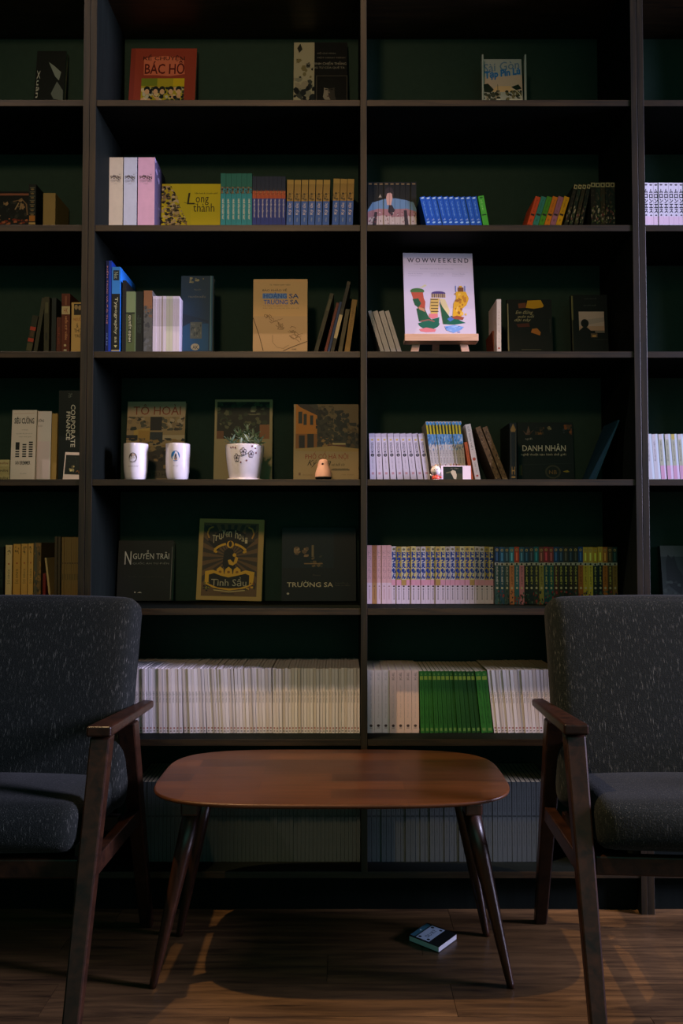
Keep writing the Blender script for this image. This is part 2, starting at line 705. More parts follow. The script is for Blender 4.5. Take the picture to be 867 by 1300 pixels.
def cushion(w, d, h, rad, crown=0.012, nx=18, ny=10, nz=8):
    """rounded, slightly crowned cushion centred on the origin"""
    def shape(p):
        x, y_, z = p
        q = [max(-(s - rad), min(s - rad, c)) for s, c in zip((w / 2, d / 2, h / 2), (x, y_, z))]
        dv = Vector((x - q[0], y_ - q[1], z - q[2]))
        if dv.length > 1e-9:
            dv = dv.normalized() * rad
        u, v, t = x / (w / 2), y_ / (d / 2), z / (h / 2)
        out = Vector(q) + dv
        bulge = crown * (1 - u * u) * (1 - v * v) if abs(t) > 0.99 else 0
        bulge2 = crown * (1 - u * u) * (1 - t * t) if abs(v) > 0.99 else 0
        out.z += math.copysign(bulge, z)
        out.y += math.copysign(bulge2, y_)
        return out
    vid, vs, fs = {}, [], []

    def V(i, j, k):
        key = (i, j, k)
        if key not in vid:
            def g(a, n):
                t = -1 + 2 * a / n
                return math.sin(t * math.pi / 2)
            vid[key] = len(vs)
            vs.append(shape((w / 2 * g(i, nx), d / 2 * g(j, ny), h / 2 * g(k, nz))))
        return vid[key]
    for i in range(nx):
        for j in range(ny):
            fs.append((V(i, j, 0), V(i, j + 1, 0), V(i + 1, j + 1, 0), V(i + 1, j, 0)))
            fs.append((V(i, j, nz), V(i + 1, j, nz), V(i + 1, j + 1, nz), V(i, j + 1, nz)))
    for i in range(nx):
        for k in range(nz):
            fs.append((V(i, 0, k), V(i + 1, 0, k), V(i + 1, 0, k + 1), V(i, 0, k + 1)))
            fs.append((V(i, ny, k), V(i, ny, k + 1), V(i + 1, ny, k + 1), V(i + 1, ny, k)))
    for j in range(ny):
        for k in range(nz):
            fs.append((V(0, j, k), V(0, j, k + 1), V(0, j + 1, k + 1), V(0, j + 1, k)))
            fs.append((V(nx, j, k), V(nx, j + 1, k), V(nx, j + 1, k + 1), V(nx, j, k + 1)))
    return MB().add(vs, fs)


def armchair(loc, rz, label):
    """local frame: front is -Y, origin on the floor; depths measured from world Y = loc.y"""
    root = tag(empty('armchair', loc, (0, 0, rz)), label, 'armchair')
    oy = -loc[1]                       # world Y -> local y for an unrotated chair
    # backrest
    bl = math.hypot(0.50, 0.155)
    ang = math.atan2(0.155, 0.50)
    ctr = (0, -0.200 + oy, 0.634)
    build(cushion(0.612, 0.105, bl, 0.032, 0.010, 18, 8, 18), 'backrest', M_TWEED, root, ctr, (-ang, 0, 0), smooth=True)
    # seat
    build(cushion(0.575, 0.36, 0.100, 0.030, 0.014, 18, 14, 8), 'seat', M_TWEED, root, (0, -0.398 + oy, 0.428), (math.radians(-4), 0, 0), smooth=True)
    # frame under the seat
    build(MB().box(-0.29, -0.560 + oy, 0.335, 0.29, -0.538 + oy, 0.376), 'front_rail', M_FRAME, root, bevel=0.004)
    build(MB().box(-0.29, -0.255 + oy, 0.322, 0.29, -0.233 + oy, 0.360), 'rear_rail', M_FRAME, root, bevel=0.004)
    for s in (-1, 1):
        xi, xo = s * 0.292, s * 0.336
        lo_x, hi_x = min(xi, xo), max(xi, xo)

        def beam(p0, p1, d0, d1, name, tx=0.0, bev=0.004):
            (y0, z0), (y1, z1) = p0, p1
            build(MB().hexa([(lo_x + tx, y0 - d0 / 2 + oy, z0), (hi_x - tx, y0 - d0 / 2 + oy, z0), (hi_x - tx, y0 + d0 / 2 + oy, z0), (lo_x + tx, y0 + d0 / 2 + oy, z0)],
                            [(lo_x, y1 - d1 / 2 + oy, z1), (hi_x, y1 - d1 / 2 + oy, z1), (hi_x, y1 + d1 / 2 + oy, z1), (lo_x, y1 + d1 / 2 + oy, z1)]),
                  name, M_FRAME, root, bevel=bev)
        beam((-0.693, 0.0), (-0.480, 0.613), 0.026, 0.042, 'front_leg', 0.006)
        beam((-0.062, 0.0), (-0.275, 0.596), 0.026, 0.046, 'rear_leg', 0.006)
        # side rail between the legs at seat height
        build(MB().hexa([(lo_x + 0.008, -0.572 + oy, 0.338), (hi_x - 0.008, -0.572 + oy, 0.338), (hi_x - 0.008, -0.195 + oy, 0.322), (lo_x + 0.008, -0.195 + oy, 0.322)],
                        [(lo_x + 0.008, -0.560 + oy, 0.376), (hi_x - 0.008, -0.560 + oy, 0.376), (hi_x - 0.008, -0.208 + oy, 0.360), (lo_x + 0.008, -0.208 + oy, 0.360)]),
              'side_rail', M_FRAME, root, bevel=0.003)
        # armrest: flat, rising to the front, tapering to the rear
        zf, zr, th = 0.641, 0.619, 0.024
        ax0, ax1 = s * 0.288, s * 0.343
        bx0, bx1 = s * 0.300, s * 0.345
        L = [(ax0, -0.515), (ax1, -0.515), (bx1, -0.135), (bx0 + s * 0.012, -0.118)]
        if s < 0:
            L = [L[1], L[0], L[3], L[2]]
        zs = lambda yy: zr + (zf - zr) * (-0.118 - yy) / 0.397
        build(MB().hexa([(x, yy + oy, zs(yy) - th * (1.0 if yy < -0.3 else 0.8)) for x, yy in L], [(x, yy + oy, zs(yy)) for x, yy in L]),
              'armrest', M_FRAME, root, bevel=0.005, seg=3)
    return root


armchair((-0.840, -0.35, 0), 0.0, 'charcoal tweed armchair with wooden arms beside the table, under the NGUYỄN TRÃI book')
armchair((0.838, -0.35, 0), math.radians(-3.5), 'charcoal tweed armchair with wooden arms beside the table, near the green books')

# ------------------------------------------------------------------ books
BACK_Y = CASE_D - 0.010 - 0.001
BOOK_MESH = {}


def book_parts(w, h, d, cover, pages, hard=False, rough=0.5):
    key = (round(w, 4), round(h, 4), round(d, 4), tuple(cover), tuple(pages), hard)
    if key in BOOK_MESH:
        return BOOK_MESH[key]
    t = 0.0022 if hard else 0.0007
    ins = 0.0025 if hard else 0.0004
    t = min(t, w * 0.2)
    cov = MB()
    cov.box(0, 0, 0, w, t * 1.2, h)
    cov.box(0, t * 1.2, 0, t, d, h)
    cov.box(w - t, t * 1.2, 0, w, d, h)
    pg = MB().box(t, t * 1.2, ins, w - t, d - ins - 0.0008, h - ins)
    r = (cov.mesh('book_cover', paint(cover, rough)), pg.mesh('pages', pages_mat(pages)))
    BOOK_MESH[key] = r
    return r


def spine_book(name, label, cat, group, X, row, Y, w, h, d, cover, pages=(200, 186, 150), pr=None, theta=0.0, hard=False, yaw=0.0, z=None):
    """book standing with its spine to the room; X is its left bottom corner"""
    cm, pm_ = book_parts(w, h, d, cover, pages, hard)
    zb = (LEVELS[row] if z is None else z) + 0.0003
    if theta > 0:
        zb += w * math.sin(theta)
    o = link(name, cm, None, (X, Y, zb), (0, theta, yaw))
    tag(o, label, cat, group)
    link('pages', pm_, o)
    if pr:
        link('spine_print', pr, o)
    return o


PRINTS = {}


def spine_series(name, label, cat, group, x0, x1, n, ytop, row, Y, d, cover, fn=None, lean=(0, 0), pages=(200, 186, 150), fill=0.965,
                 hard=False, jitter=0.002, seed=1, htol=0.0, vary=None):
    """n alike books between photo columns x0..x1 (measured at their feet); lean is the sideways shift of the top in
    pixels for the first and the last book; fn(w, h, i) -> Print or None"""
    rnd = random.Random(seed)
    zb = LEVELS[row]
    sc = px_scale(Y, zb)
    pitch = (x1 - x0) / n * sc
    H = z_at(ytop, Y) - zb
    outs = []
    for i in range(n):
        lp = lean[0] + (lean[1] - lean[0]) * (i / max(1, n - 1))
        hid = hidden(row, Y)
        th = math.atan2(lp * sc, H - hid)
        dl = (lean[1] - lean[0]) / max(1, n - 1) * sc
        w = (pitch + min(0, dl) * H / (H - hid)) * math.cos(th) * fill
        h = (H - (w * abs(math.sin(th)))) / math.cos(th)
        X = x_at(x0, Y, zb + hid) + pitch * i - math.tan(th) * hid
        if htol:
            h *= 1 - rnd.random() * htol
        w, h = round(w, 4), round(h, 3)
        cv = vary[i % len(vary)] if vary else cover
        key = (name, group, row, round(w, 4), h, x0, fn.__name__ if fn else None, i if (fn and getattr(fn, 'each', False)) else 0)
        pr = None
        if fn:
            if key not in PRINTS:
                p = fn(w, h, i)
                p.v0 = hid / H
                PRINTS[key] = p.mesh('spine_print')
            pr = PRINTS[key]
        lab = label(i) if callable(label) else label
        outs.append(spine_book(name, lab, cat, group, X, row, Y + rnd.uniform(0, jitter), w, h, d, cv, pages, pr, th, hard))
    return outs


def display_book(name, label, cat, group, x0, x1, ytop, row, tilt=8, thick=0.018, cover=(30, 30, 30), art=None, Y=None, yaw=0, roll=0,
                 pages=(206, 192, 160), gap=0.003):
    """book standing face out, leaning back against the case"""
    a = math.radians(tilt)
    zb = LEVELS[row]
    te = math.tan(math.atan((CY - ytop) / F) + PITCH)

    def L_of(Yb):
        return (CAM_H - zb + (Yb - CAM_Y) * te) / (math.cos(a) - math.sin(a) * te)
    if Y is None:
        Y = 0.2
        for _ in range(4):
            Y = BACK_Y - gap - thick * math.cos(a) - L_of(Y) * math.sin(a)
    H = L_of(Y)
    zc = zb + 0.5 * H
    X0 = x_at(x0, Y, zc)
    Wd = x_at(x1, Y, zc) - X0
    H -= thick * math.sin(a) * 0
    t = 0.0012
    m = MB()
    m.box(0, 0, 0, Wd, t, H)
    m.box(0, thick - t, 0, Wd, thick, H)
    m.box(0, t, 0, t, thick - t, H)
    root = link(name, m.mesh('book_cover', paint(cover, 0.5)), None, (X0, Y, zb + 0.0004 + thick * math.sin(a) + abs(Wd * math.sin(math.radians(roll))) * (1 if roll > 0 else 0)),
                (-a, math.radians(roll), math.radians(yaw)))
    root.rotation_mode = 'XYZ'
    # tilted back: the rear lower edge is lifted, so rest the front edge on the shelf
    tag(root, label, cat, group)
    link('pages', MB().box(t, t, 0.0015, Wd - 0.0015, thick - t, H - 0.0015).mesh('pages', pages_mat(pages)), root)
    if art:
        p = Print(Wd, H)
        p.v0 = hidden(row, Y) / H
        art(p)
        link('cover_print', p.mesh('cover_print'), root)
    return root


WHITE, CREAM, BLACK = (226, 220, 222), (222, 206, 168), (16, 18, 20)

# ================================================================== top row
def art_kids(p):
    p.rect(0.0, 0, 1, 1, (24, 28, 28))
    p.poly([(0.42, 0.78), (0.62, 0.70), (0.86, 0.58), (0.80, 0.42), (0.66, 0.50)], (128, 138, 134))
    p.poly([(0.74, 0.40), (0.96, 0.22), (0.98, 0.02), (0.66, 0.06), (0.56, 0.16)], (104, 112, 110))
    p.text('Xuân', 0.05, 0.08, 0.15, 0.62, (190, 190, 184), rot=-90)


display_book('picture_book', 'dark book with pale torn shapes standing alone on its top shelf', 'book', None, 40, 78, 66, 0, 8, 0.02, (22, 25, 26), art_kids)


def art_bacho(p):
    R = (150, 62, 46)
    p.rect(0, 0, 1, 1, R)
    p.rect(0.0, 0, 0.07, 1, (134, 54, 42))
    p.poly([(0.20, 0.80), (0.30, 0.84), (0.52, 0.86), (0.80, 0.82), (0.83, 0.52), (0.60, 0.48), (0.40, 0.50), (0.21, 0.50)], (206, 112, 84))
    p.text('KỂ CHUYỆN', 0.19, 0.76, 0.82, 0.89, (46, 22, 22), bold=0.02)
    p.text('BÁC HỒ', 0.22, 0.52, 0.82, 0.82, (92, 26, 22), bold=0.03)
    p.rect(0.18, 0.02, 0.83, 0.44, (176, 160, 40))
    p.rect(0.18, 0.30, 0.42, 0.44, (120, 132, 40))
    p.rect(0.66, 0.30, 0.83, 0.44, (206, 176, 30))
    p.blobs(0.18, 0.02, 0.83, 0.28, 70, 0.06, 0.07, [(30, 40, 40), (220, 200, 160), (214, 168, 130), (60, 70, 60), (24, 28, 34), (196, 190, 170)], 3)
    for u in (0.27, 0.40, 0.50, 0.63, 0.75):
        p.ell(u, 0.24, 0.045, 0.055, (30, 34, 34))
        p.ell(u, 0.19, 0.035, 0.05, (222, 178, 140))


display_book('picture_book', 'brick-red book titled BÁC HỒ with a picture of people on its cover', 'book', None, 161, 246, 63, 0, 9, 0.02, (140, 58, 44), art_bacho)


def art_smoke(p):
    p.rect(0, 0, 1, 1, (16, 19, 20))
    p.rect(0.0, 0, 0.385, 1, (166, 158, 134))
    p.blobs(0.0, 0.02, 0.385, 0.40, 34, 0.10, 0.10, [(30, 36, 38), (60, 64, 60), (130, 128, 112), (150, 140, 120), (20, 24, 26)], 5)
    p.blobs(0.05, 0.40, 0.36, 0.72, 12, 0.07, 0.07, [(60, 58, 44), (120, 110, 76), (40, 42, 38)], 8)
    p.poly([(0.06, 0.90), (0.12, 0.98), (0.16, 0.88), (0.10, 0.82)], (40, 40, 34))
    p.text('HỒ CHÍ MINH', 0.44, 0.80, 0.78, 0.84, (120, 116, 108))
    p.text('MỘT HÀNH TRÌNH', 0.44, 0.72, 0.96, 0.76, (110, 106, 98))
    p.text('VĂN MINH CHIẾN THẮNG', 0.20, 0.62, 0.98, 0.68, (150, 146, 134))
    p.text('CHỦNG TỪ CỦA QUÊ TA', 0.22, 0.55, 0.95, 0.60, (140, 136, 124))
    p.rect(0.42, 0.0, 1.0, 0.44, (70, 66, 60))
    p.rect(0.435, 0.0, 0.985, 0.43, (12, 14, 15))
    p.ell(0.66, 0.17, 0.13, 0.17, (140, 130, 118))
    p.ell(0.74, 0.18, 0.10, 0.17, (58, 54, 50))
    p.ell(0.66, 0.31, 0.17, 0.09, (16, 18, 18))
    p.ell(0.52, 0.22, 0.045, 0.16, (16, 18, 18))
    p.ell(0.82, 0.20, 0.06, 0.18, (14, 16, 16))
    p.ell(0.61, 0.205, 0.028, 0.010, (40, 36, 34), 10)
    p.ell(0.71, 0.205, 0.028, 0.010, (26, 24, 24), 10)
    p.poly([(0.655, 0.20), (0.64, 0.145), (0.68, 0.145)], (112, 102, 92))
    p.ell(0.655, 0.095, 0.038, 0.010, (84, 62, 58), 10)
    p.poly([(0.50, 0.0), (0.58, 0.035), (0.76, 0.035), (0.86, 0.0)], (24, 24, 24))


display_book('art_book', 'dark book with a smoky pale strip and a portrait, on the top shelf', 'book', None, 372, 441, 55, 0, 8, 0.018, (16, 19, 20), art_smoke)


def art_saigon(p):
    p.rect(0, 0, 1, 1, (176, 176, 176))
    p.poly([(0, 0.25), (1, 0.25), (1, 0.62), (0, 0.58)], (206, 178, 162))
    p.poly([(0.2, 0.22), (0.8, 0.22), (0.7, 0.36), (0.35, 0.36)], (226, 184, 140))
    B1, B2 = (104, 128, 160), (32, 112, 190)
    p.text('Sài Gòn', 0.04, 0.68, 0.94, 0.88, B1, bold=0.02, slope=0.10)
    p.text('Tạp Pín Lù', 0.06, 0.48, 0.96, 0.70, B2, bold=0.09, slope=0.11)
    p.blobs(0.02, 0.02, 0.45, 0.26, 40, 0.07, 0.06, [(26, 34, 26), (44, 52, 40), (60, 64, 52), (150, 140, 120)], 4)
    p.blobs(0.55, 0.02, 0.98, 0.26, 40, 0.07, 0.06, [(26, 34, 26), (44, 52, 40), (110, 100, 70), (30, 40, 30)], 6)
    p.poly([(0.02, 0.40), (0.14, 0.42), (0.28, 0.28), (0.20, 0.20), (0.04, 0.22)], (26, 40, 32))
    p.poly([(0.72, 0.34), (0.90, 0.40), (0.98, 0.30), (0.84, 0.26)], (26, 40, 32))
    p.line([(0.70, 0.30), (0.82, 0.27), (0.92, 0.18), (0.97, 0.08)], 0.02, (214, 206, 180))
    p.line([(0.38, 0.18), (0.38, 0.40)], 0.012, (90, 80, 70))
    p.rect(0.34, 0.02, 0.44, 0.06, (226, 222, 216))
    p.rect(0.66, 0.02, 0.98, 0.06, (214, 208, 200))


display_book('comic_book', 'white Sài Gòn book with blue lettering alone on a top shelf', 'book', None, 614, 665, 76, 0, 7, 0.012, (196, 196, 196), art_saigon, Y=0.185)
# clear acrylic stand holding it: two end posts and a foot
st = tag(empty('book_stand', (0, 0, LEVELS[0])), 'small clear plastic stand holding up the Sài Gòn book', 'book stand')
M_ACR = paint((170, 176, 176), 0.15, 0.6, 'acrylic')
for px0, px1 in ((611.4, 613.6), (665.6, 667.8)):
    build(MB().box(x_at(px0, 0.19, 2.4), 0.181, 0.0003, x_at(px1, 0.19, 2.4), 0.193, z_at(71, 0.19) - LEVELS[0]), 'post', M_ACR, st, bevel=0.001)
build(MB().box(x_at(611.4, 0.19, 2.4), 0.222, 0.0003, x_at(667.8, 0.19, 2.4), 0.232, 0.020), 'foot', M_ACR, st, bevel=0.001)

# ================================================================== second row


def art_horse(p):
    p.rect(0, 0, 1, 1, (24, 26, 26))
    p.rect(0, 0.88, 1, 0.94, (140, 84, 64))
    p.blobs(0.0, 0.02, 1, 0.20, 40, 0.08, 0.06, [(150, 58, 34), (120, 44, 30), (70, 36, 28), (170, 96, 60)], 7)
    p.blobs(0.0, 0.2, 1, 0.80, 40, 0.07, 0.10, [(34, 40, 38), (52, 50, 44), (100, 84, 66), (28, 30, 30), (150, 118, 84)], 9)
    p.line([(0.60, 0.70), (0.82, 0.76), (0.93, 0.62), (0.97, 0.30)], 0.03, (120, 94, 66))
    p.line([(0.74, 0.66), (0.66, 0.46)], 0.03, (160, 132, 96))
    p.line([(0.80, 0.66), (0.78, 0.46)], 0.03, (160, 132, 96))


display_book('photo_book', 'dark photo-covered book with rusty red band beside a patterned spine', 'book', None, -18, 34, 244, 1, 6, 0.02, (40, 28, 24), art_horse)


def sp_ornate(w, h, i):
    p = Print(w, h)
    p.rect(0, 0, 1, 1, (22, 26, 26))
    for k in range(7):
        v = 0.92 - k * 0.105
        p.rect(0.15, v - 0.02, 0.85, v, (96, 92, 74))
        p.ell(0.5, v - 0.05, 0.25, 0.02, (120, 96, 60))
    p.rect(0.1, 0.08, 0.9, 0.22, (170, 104, 36))
    p.rect(0.05, 0.0, 0.95, 0.05, (190, 150, 90))
    return p


Y1 = 0.13
spine_series('patterned_book', 'dark book with orange-footed patterned spine next to a photo-covered book', 'book', None, 36, 45.5, 1, 234, 1, 0.16, 0.11, (20, 24, 25), sp_ornate)
spine_series('notebook', 'plain tan slipcase book standing alone near the upright', 'book', None, 54.5, 70.5, 1, 245, 1, 0.16, 0.12, (150, 122, 70), pages=(150, 122, 70))


def sp_volume(w, h, i):
    p = Print(w, h)
    dk = (62, 50, 56)
    p.blobs(0.12, 0.66, 0.82, 0.75, 16, 0.10, 0.012, [dk, (84, 70, 72)], 11)
    p.text('SỬ', 0.08, 0.685, 0.48, 0.74, dk, bold=0.02)
    p.text('VN', 0.46, 0.675, 0.84, 0.72, dk, bold=0.02)
    p.rect(0.10, 0.655, 0.82, 0.663, dk)
    p.text('toàn thư', 0.10, 0.630, 0.82, 0.648, (120, 106, 106))
    p.text('tập', 0.3, 0.600, 0.62, 0.612, (140, 126, 126))
    return p


for x0, x1, colr, nm in ((138, 155.6, (214, 198, 170), 'cream'), (156.6, 173.4, (206, 208, 220), 'pale blue-grey'), (174.6, 196.2, (232, 178, 200), 'pink')):
    spine_series('thick_volume', nm + ' thick tall volume of a three-book pastel set', 'book', 'pastel volumes', x0, x1, 1, 200, 1, Y1, 0.14, colr, sp_volume, fill=0.985)


pink = [o for o in COL.objects if o.get('label', '').startswith('pink thick')][0]
xs = [v.co for v in pink.data.vertices]
pw, pd, ph = max(c.x for c in xs), max(c.y for c in xs), max(c.z for c in xs)
p = Print(pd, ph)
p.rect(0, 0, 1, 1, (84, 76, 104))
p.blobs(0, 0, 1, 1, 60, 0.14, 0.05, [(60, 54, 80), (110, 100, 140), (150, 140, 176), (44, 40, 60)], 19)
link('side_print', p.mesh('side_print', lambda u, v, z: (pw + 0.0002 + z, u * pd, v * ph)), pink)


def art_longthanh(p):
    p.rect(0, 0, 1, 1, (222, 198, 26))
    p.poly([(0.0, 0.55), (0.30, 0.12), (0.30, 1), (0, 1)], (200, 178, 30))
    p.blobs(0.0, 0.0, 0.44, 0.95, 230, 0.05, 0.05, [(40, 34, 28), (196, 166, 120), (90, 78, 58), (28, 26, 24), (214, 190, 150), (150, 120, 80)], 12)
    p.poly([(0.14, 1), (0.20, 0.84), (0.27, 0.68), (0.31, 0.45), (0.38, 0.25), (0.46, 0.06), (0.50, 0.0), (0.50, 1)], (216, 194, 28))
    p.blobs(0.30, 0.0, 0.42, 0.16, 14, 0.03, 0.04, [(40, 34, 28), (150, 126, 60)], 2)
    K = (50, 44, 16)
    p.text('Văn hoá & chuyện phố', 0.56, 0.74, 0.95, 0.80, K)
    p.text('L', 0.43, 0.50, 0.56, 0.78, K, skew=0.2)
    p.line([(0.38, 0.55), (0.44, 0.52), (0.52, 0.53), (0.60, 0.50)], 0.012, K)
    p.text('ong', 0.58, 0.48, 0.80, 0.68, K)
    p.text('thành', 0.54, 0.32, 0.90, 0.52, K)


display_book('history_book', 'bright yellow Long thành book with a crowd collage on its cover', 'book', None, 204, 279, 234, 1, 4, 0.012, (214, 190, 26), art_longthanh, Y=0.20, yaw=0)


def sp_teal(w, h, i):
    p = Print(w, h)
    p.rect(0, 0, 1, 1, (34, 150, 176))
    p.rect(0, 0.72, 1, 1, (24, 118, 112))
    p.blobs(0, 0.60, 1, 0.74, 22, 0.3, 0.03, [(44, 40, 34), (150, 132, 100), (70, 62, 50), (110, 96, 72)], 13)
    p.text('NHÀ VĂN NGÀY NAY', 0.26, 0.10, 0.74, 0.50, (228, 232, 228), rot=-90, bold=0.06)
    return p


spine_series('slim_teal_book', 'slim teal paperback with white vertical lettering beside the yellow Long thành book', 'book', 'six teal paperbacks', 280, 320, 6, 220, 1, Y1 + 0.02, 0.13, (28, 132, 138), sp_teal)


def sp_navy(w, h, i):
    p = Print(w, h)
    p.rect(0, 0, 1, 1, (34, 58, 158))
    p.rect(0, 0.66, 1, 1, (20, 40, 76))
    p.rect(0, 0.54, 1, 0.70, (190, 84, 52))
    p.blobs(0, 0.62, 1, 0.74, 10, 0.3, 0.03, [(206, 140, 96), (150, 70, 48), (60, 40, 40)], 14)
    p.text('TRUYỆN NGẮN HAY', 0.25, 0.14, 0.77, 0.53, (224, 220, 230), rot=-90, bold=0.06)
    return p


spine_series('slim_navy_book', 'slim navy paperback with an orange-red band, one of eight beside the teal paperbacks', 'book', 'eight navy paperbacks', 320.3, 362.5, 8, 224, 1, Y1 + 0.02, 0.13, (24, 36, 90), sp_navy)


def sp_ky(w, h, i):
    p = Print(w, h)
    p.rect(0, 0, 1, 1, (62, 104, 198))
    p.rect(0, 0.52, 1, 1, (176, 138, 74))
    p.rect(0, 0.90, 1, 1, (196, 156, 84))
    p.blobs(0, 0.52, 1, 0.70, 16, 0.3, 0.04, [(90, 74, 48), (140, 112, 66), (60, 52, 40)], 15)
    p.text('Ký ức', 0.22, 0.22, 0.80, 0.48, (230, 214, 226), rot=90, bold=0.03)
    p.text('tập', 0.4, 0.06, 0.66, 0.16, (190, 200, 220), rot=90)
    return p


spine_series('memoir_book', 'tan-topped blue paperback from the set of nine before the upright', 'book', 'nine tan and blue paperbacks', 363.5, 418.5, 6, 228, 1, Y1 + 0.02, 0.13, (60, 84, 140), sp_ky, fill=0.90, lean=(1.0, 1.5))
spine_series('memoir_book', 'tan-topped blue paperback from the set of nine before the upright', 'book', 'nine tan and blue paperbacks', 421.5, 448.5, 3, 227, 1, Y1 + 0.02, 0.13, (60, 84, 140), sp_ky, fill=0.92, lean=(2.0, 2.0))


# nine dark spines that together show one painted figure
def person_art(p, i, n):
    def U(u):
        return u * n - i
    p2 = Print(p.w, p.h)

    def clip(pts, col):
        out = []
        for lim, sgn in ((0.0, 1), (1.0, -1)):
            src = pts if not out else out
            res = []
            for a, b in zip(src, src[1:] + src[:1]):
                ia, ib = sgn * (a[0] - lim) >= 0, sgn * (b[0] - lim) >= 0
                if ia:
                    res.append(a)
                if ia != ib:
                    t = (lim - a[0]) / (b[0] - a[0])
                    res.append((lim, a[1] + t * (b[1] - a[1])))
            out = res
            if not out:
                return
        if len(out) > 2:
            p.poly(out, col)
    p.rect(0, 0, 1, 1, (18, 22, 24))
    p.rect(0.2, 0.94, 0.8, 0.97, (120, 96, 60))

    def shape(pts, col):
        clip([(U(u), v) for u, v in pts], col)
    shape([(0.0, 0.0), (0.0, 0.34), (0.10, 0.52), (0.28, 0.58), (0.34, 0.60), (0.56, 0.62), (0.78, 0.58), (0.94, 0.52), (1, 0.36), (1, 0)], (96, 128, 158))
    shape([(0.0, 0.0), (0.0, 0.30), (0.22, 0.38), (0.5, 0.36), (0.8, 0.38), (1, 0.30), (1, 0)], (150, 108, 110))
    shape([(0.0, 0.0), (0.02, 0.16), (0.3, 0.22), (0.6, 0.18), (1, 0.2), (1, 0)], (178, 160, 150))
    shape([(0.40, 0.46), (0.38, 0.62), (0.39, 0.74), (0.44, 0.78), (0.50, 0.74), (0.51, 0.62), (0.48, 0.46)], (196, 150, 134))
    shape([(0.35, 0.66), (0.36, 0.82), (0.43, 0.89), (0.50, 0.86), (0.54, 0.76), (0.53, 0.64), (0.505, 0.72), (0.46, 0.75), (0.40, 0.73), (0.385, 0.66)], (44, 38, 40))
    shape([(0.44, 0.46), (0.42, 0.30), (0.50, 0.20), (0.56, 0.34), (0.50, 0.46)], (44, 40, 48))
    shape([(0.10, 0.0), (0.14, 0.30), (0.20, 0.30), (0.18, 0.0)], (52, 44, 50))
    shape([(0.76, 0.0), (0.74, 0.34), (0.80, 0.34), (0.84, 0.0)], (52, 44, 50))
    shape([(0.22, 0.64), (0.26, 0.72), (0.29, 0.64)], (140, 130, 110))


def sp_person(w, h, i):
    p = Print(w, h)
    person_art(p, i, 9)
    p.blobs(0.1, 0.02, 0.9, 0.30, 8, 0.16, 0.03, [(60, 40, 44), (190, 176, 170), (110, 60, 64)], 30 + i)
    return p


sp_person.each = True
spine_series('comic_volume', 'dark comic volume whose spines jointly show a figure in a blue top', 'book', 'nine volumes with a joined spine picture', 466.8, 529, 9, 231, 1, 0.15, 0.12, (18, 22, 24), sp_person, fill=0.955)


def sp_blue(w, h, i):
    p = Print(w, h)
    p.rect(0, 0, 1, 1, (22, 82, 176))
    p.ell(0.5, 0.95, 0.32, 0.025, (190, 214, 236))
    p.text('Tuyển tập truyện', 0.28, 0.30, 0.72, 0.84, (120, 170, 226), rot=-90)
    p.text('số', 0.3, 0.16, 0.7, 0.22, (200, 220, 240))
    p.ell(0.5, 0.08, 0.3, 0.03, (150, 190, 230))
    return p


spine_series('blue_storybook', 'bright blue paperback, one of ten leaning in a row', 'book', 'ten blue paperbacks', 541, 612, 10, 249, 1, 0.14, 0.12, (22, 82, 176), sp_blue, lean=(-8.5, -7), fill=0.97)


def sp_green(w, h, i):
    p = Print(w, h)
    p.rect(0, 0, 1, 1, (70, 168, 52))
    p.ell(0.5, 0.94, 0.3, 0.03, (30, 90, 30))
    p.text('số mới', 0.3, 0.5, 0.7, 0.86, (150, 214, 110), rot=-90)
    p.rect(0.1, 0.32, 0.9, 0.36, (24, 70, 26))
    return p


spine_series('green_storybook', 'bright green paperback leaning at the end of ten blue ones', 'book', None, 613.2, 621, 1, 248, 1, 0.14, 0.12, (70, 168, 52), sp_green, lean=(-6.5, -6.5), fill=0.95)


def mk_color(colr):
    def sp(w, h, i):
        p = Print(w, h)
        p.rect(0, 0, 1, 1, colr)
        p.rect(0, 0, 1, 0.30, tuple(min(255, int(c * 1.12)) for c in colr))
        p.text('Truyện cổ', 0.3, 0.45, 0.7, 0.90, tuple(int(c * 0.55) for c in colr), rot=-90)
        p.rect(0.15, 0.32, 0.85, 0.38, (44, 36, 40))
        p.text('tập', 0.25, 0.1, 0.75, 0.2, tuple(int(c * 0.5) for c in colr), rot=-90)
        return p
    return sp


for k, (nm, colr) in enumerate((('red-orange', (206, 76, 40)), ('teal-blue', (52, 132, 128)), ('green', (78, 146, 44)), ('orange', (214, 122, 32)), ('mauve', (164, 104, 134)), ('amber yellow', (220, 160, 24)))):
    spine_series('fairy_tale_book', nm + ' slim paperback leaning in a rainbow row of six', 'book', 'six rainbow paperbacks', 669.5 + 7.35 * k, 669.5 + 7.35 * (k + 1), 1, 249, 1, 0.14, 0.12, colr, mk_color(colr), lean=(11.5, 11.5), fill=0.93)


def sp_dark(w, h, i):
    p = Print(w, h)
    base = [(40, 34, 30), (34, 44, 36), (60, 50, 34), (30, 34, 32), (28, 40, 36)][i % 5]
    p.rect(0, 0, 1, 1, base)
    p.rect(0.05, 0.88, 0.95, 0.98, (190, 170, 126))
    p.ell(0.5, 0.93, 0.25, 0.03, (40, 36, 30))
    p.blobs(0, 0.03, 1, 0.45, 26, 0.26, 0.05, [(150, 130, 110), (80, 70, 56), (190, 170, 150), (40, 50, 40), (130, 70, 66), (96, 104, 60)], 40 + i)
    p.blobs(0, 0.45, 1, 0.86, 14, 0.26, 0.05, [base, (70, 60, 48), (50, 60, 48), (90, 74, 60)], 60 + i)
    return p


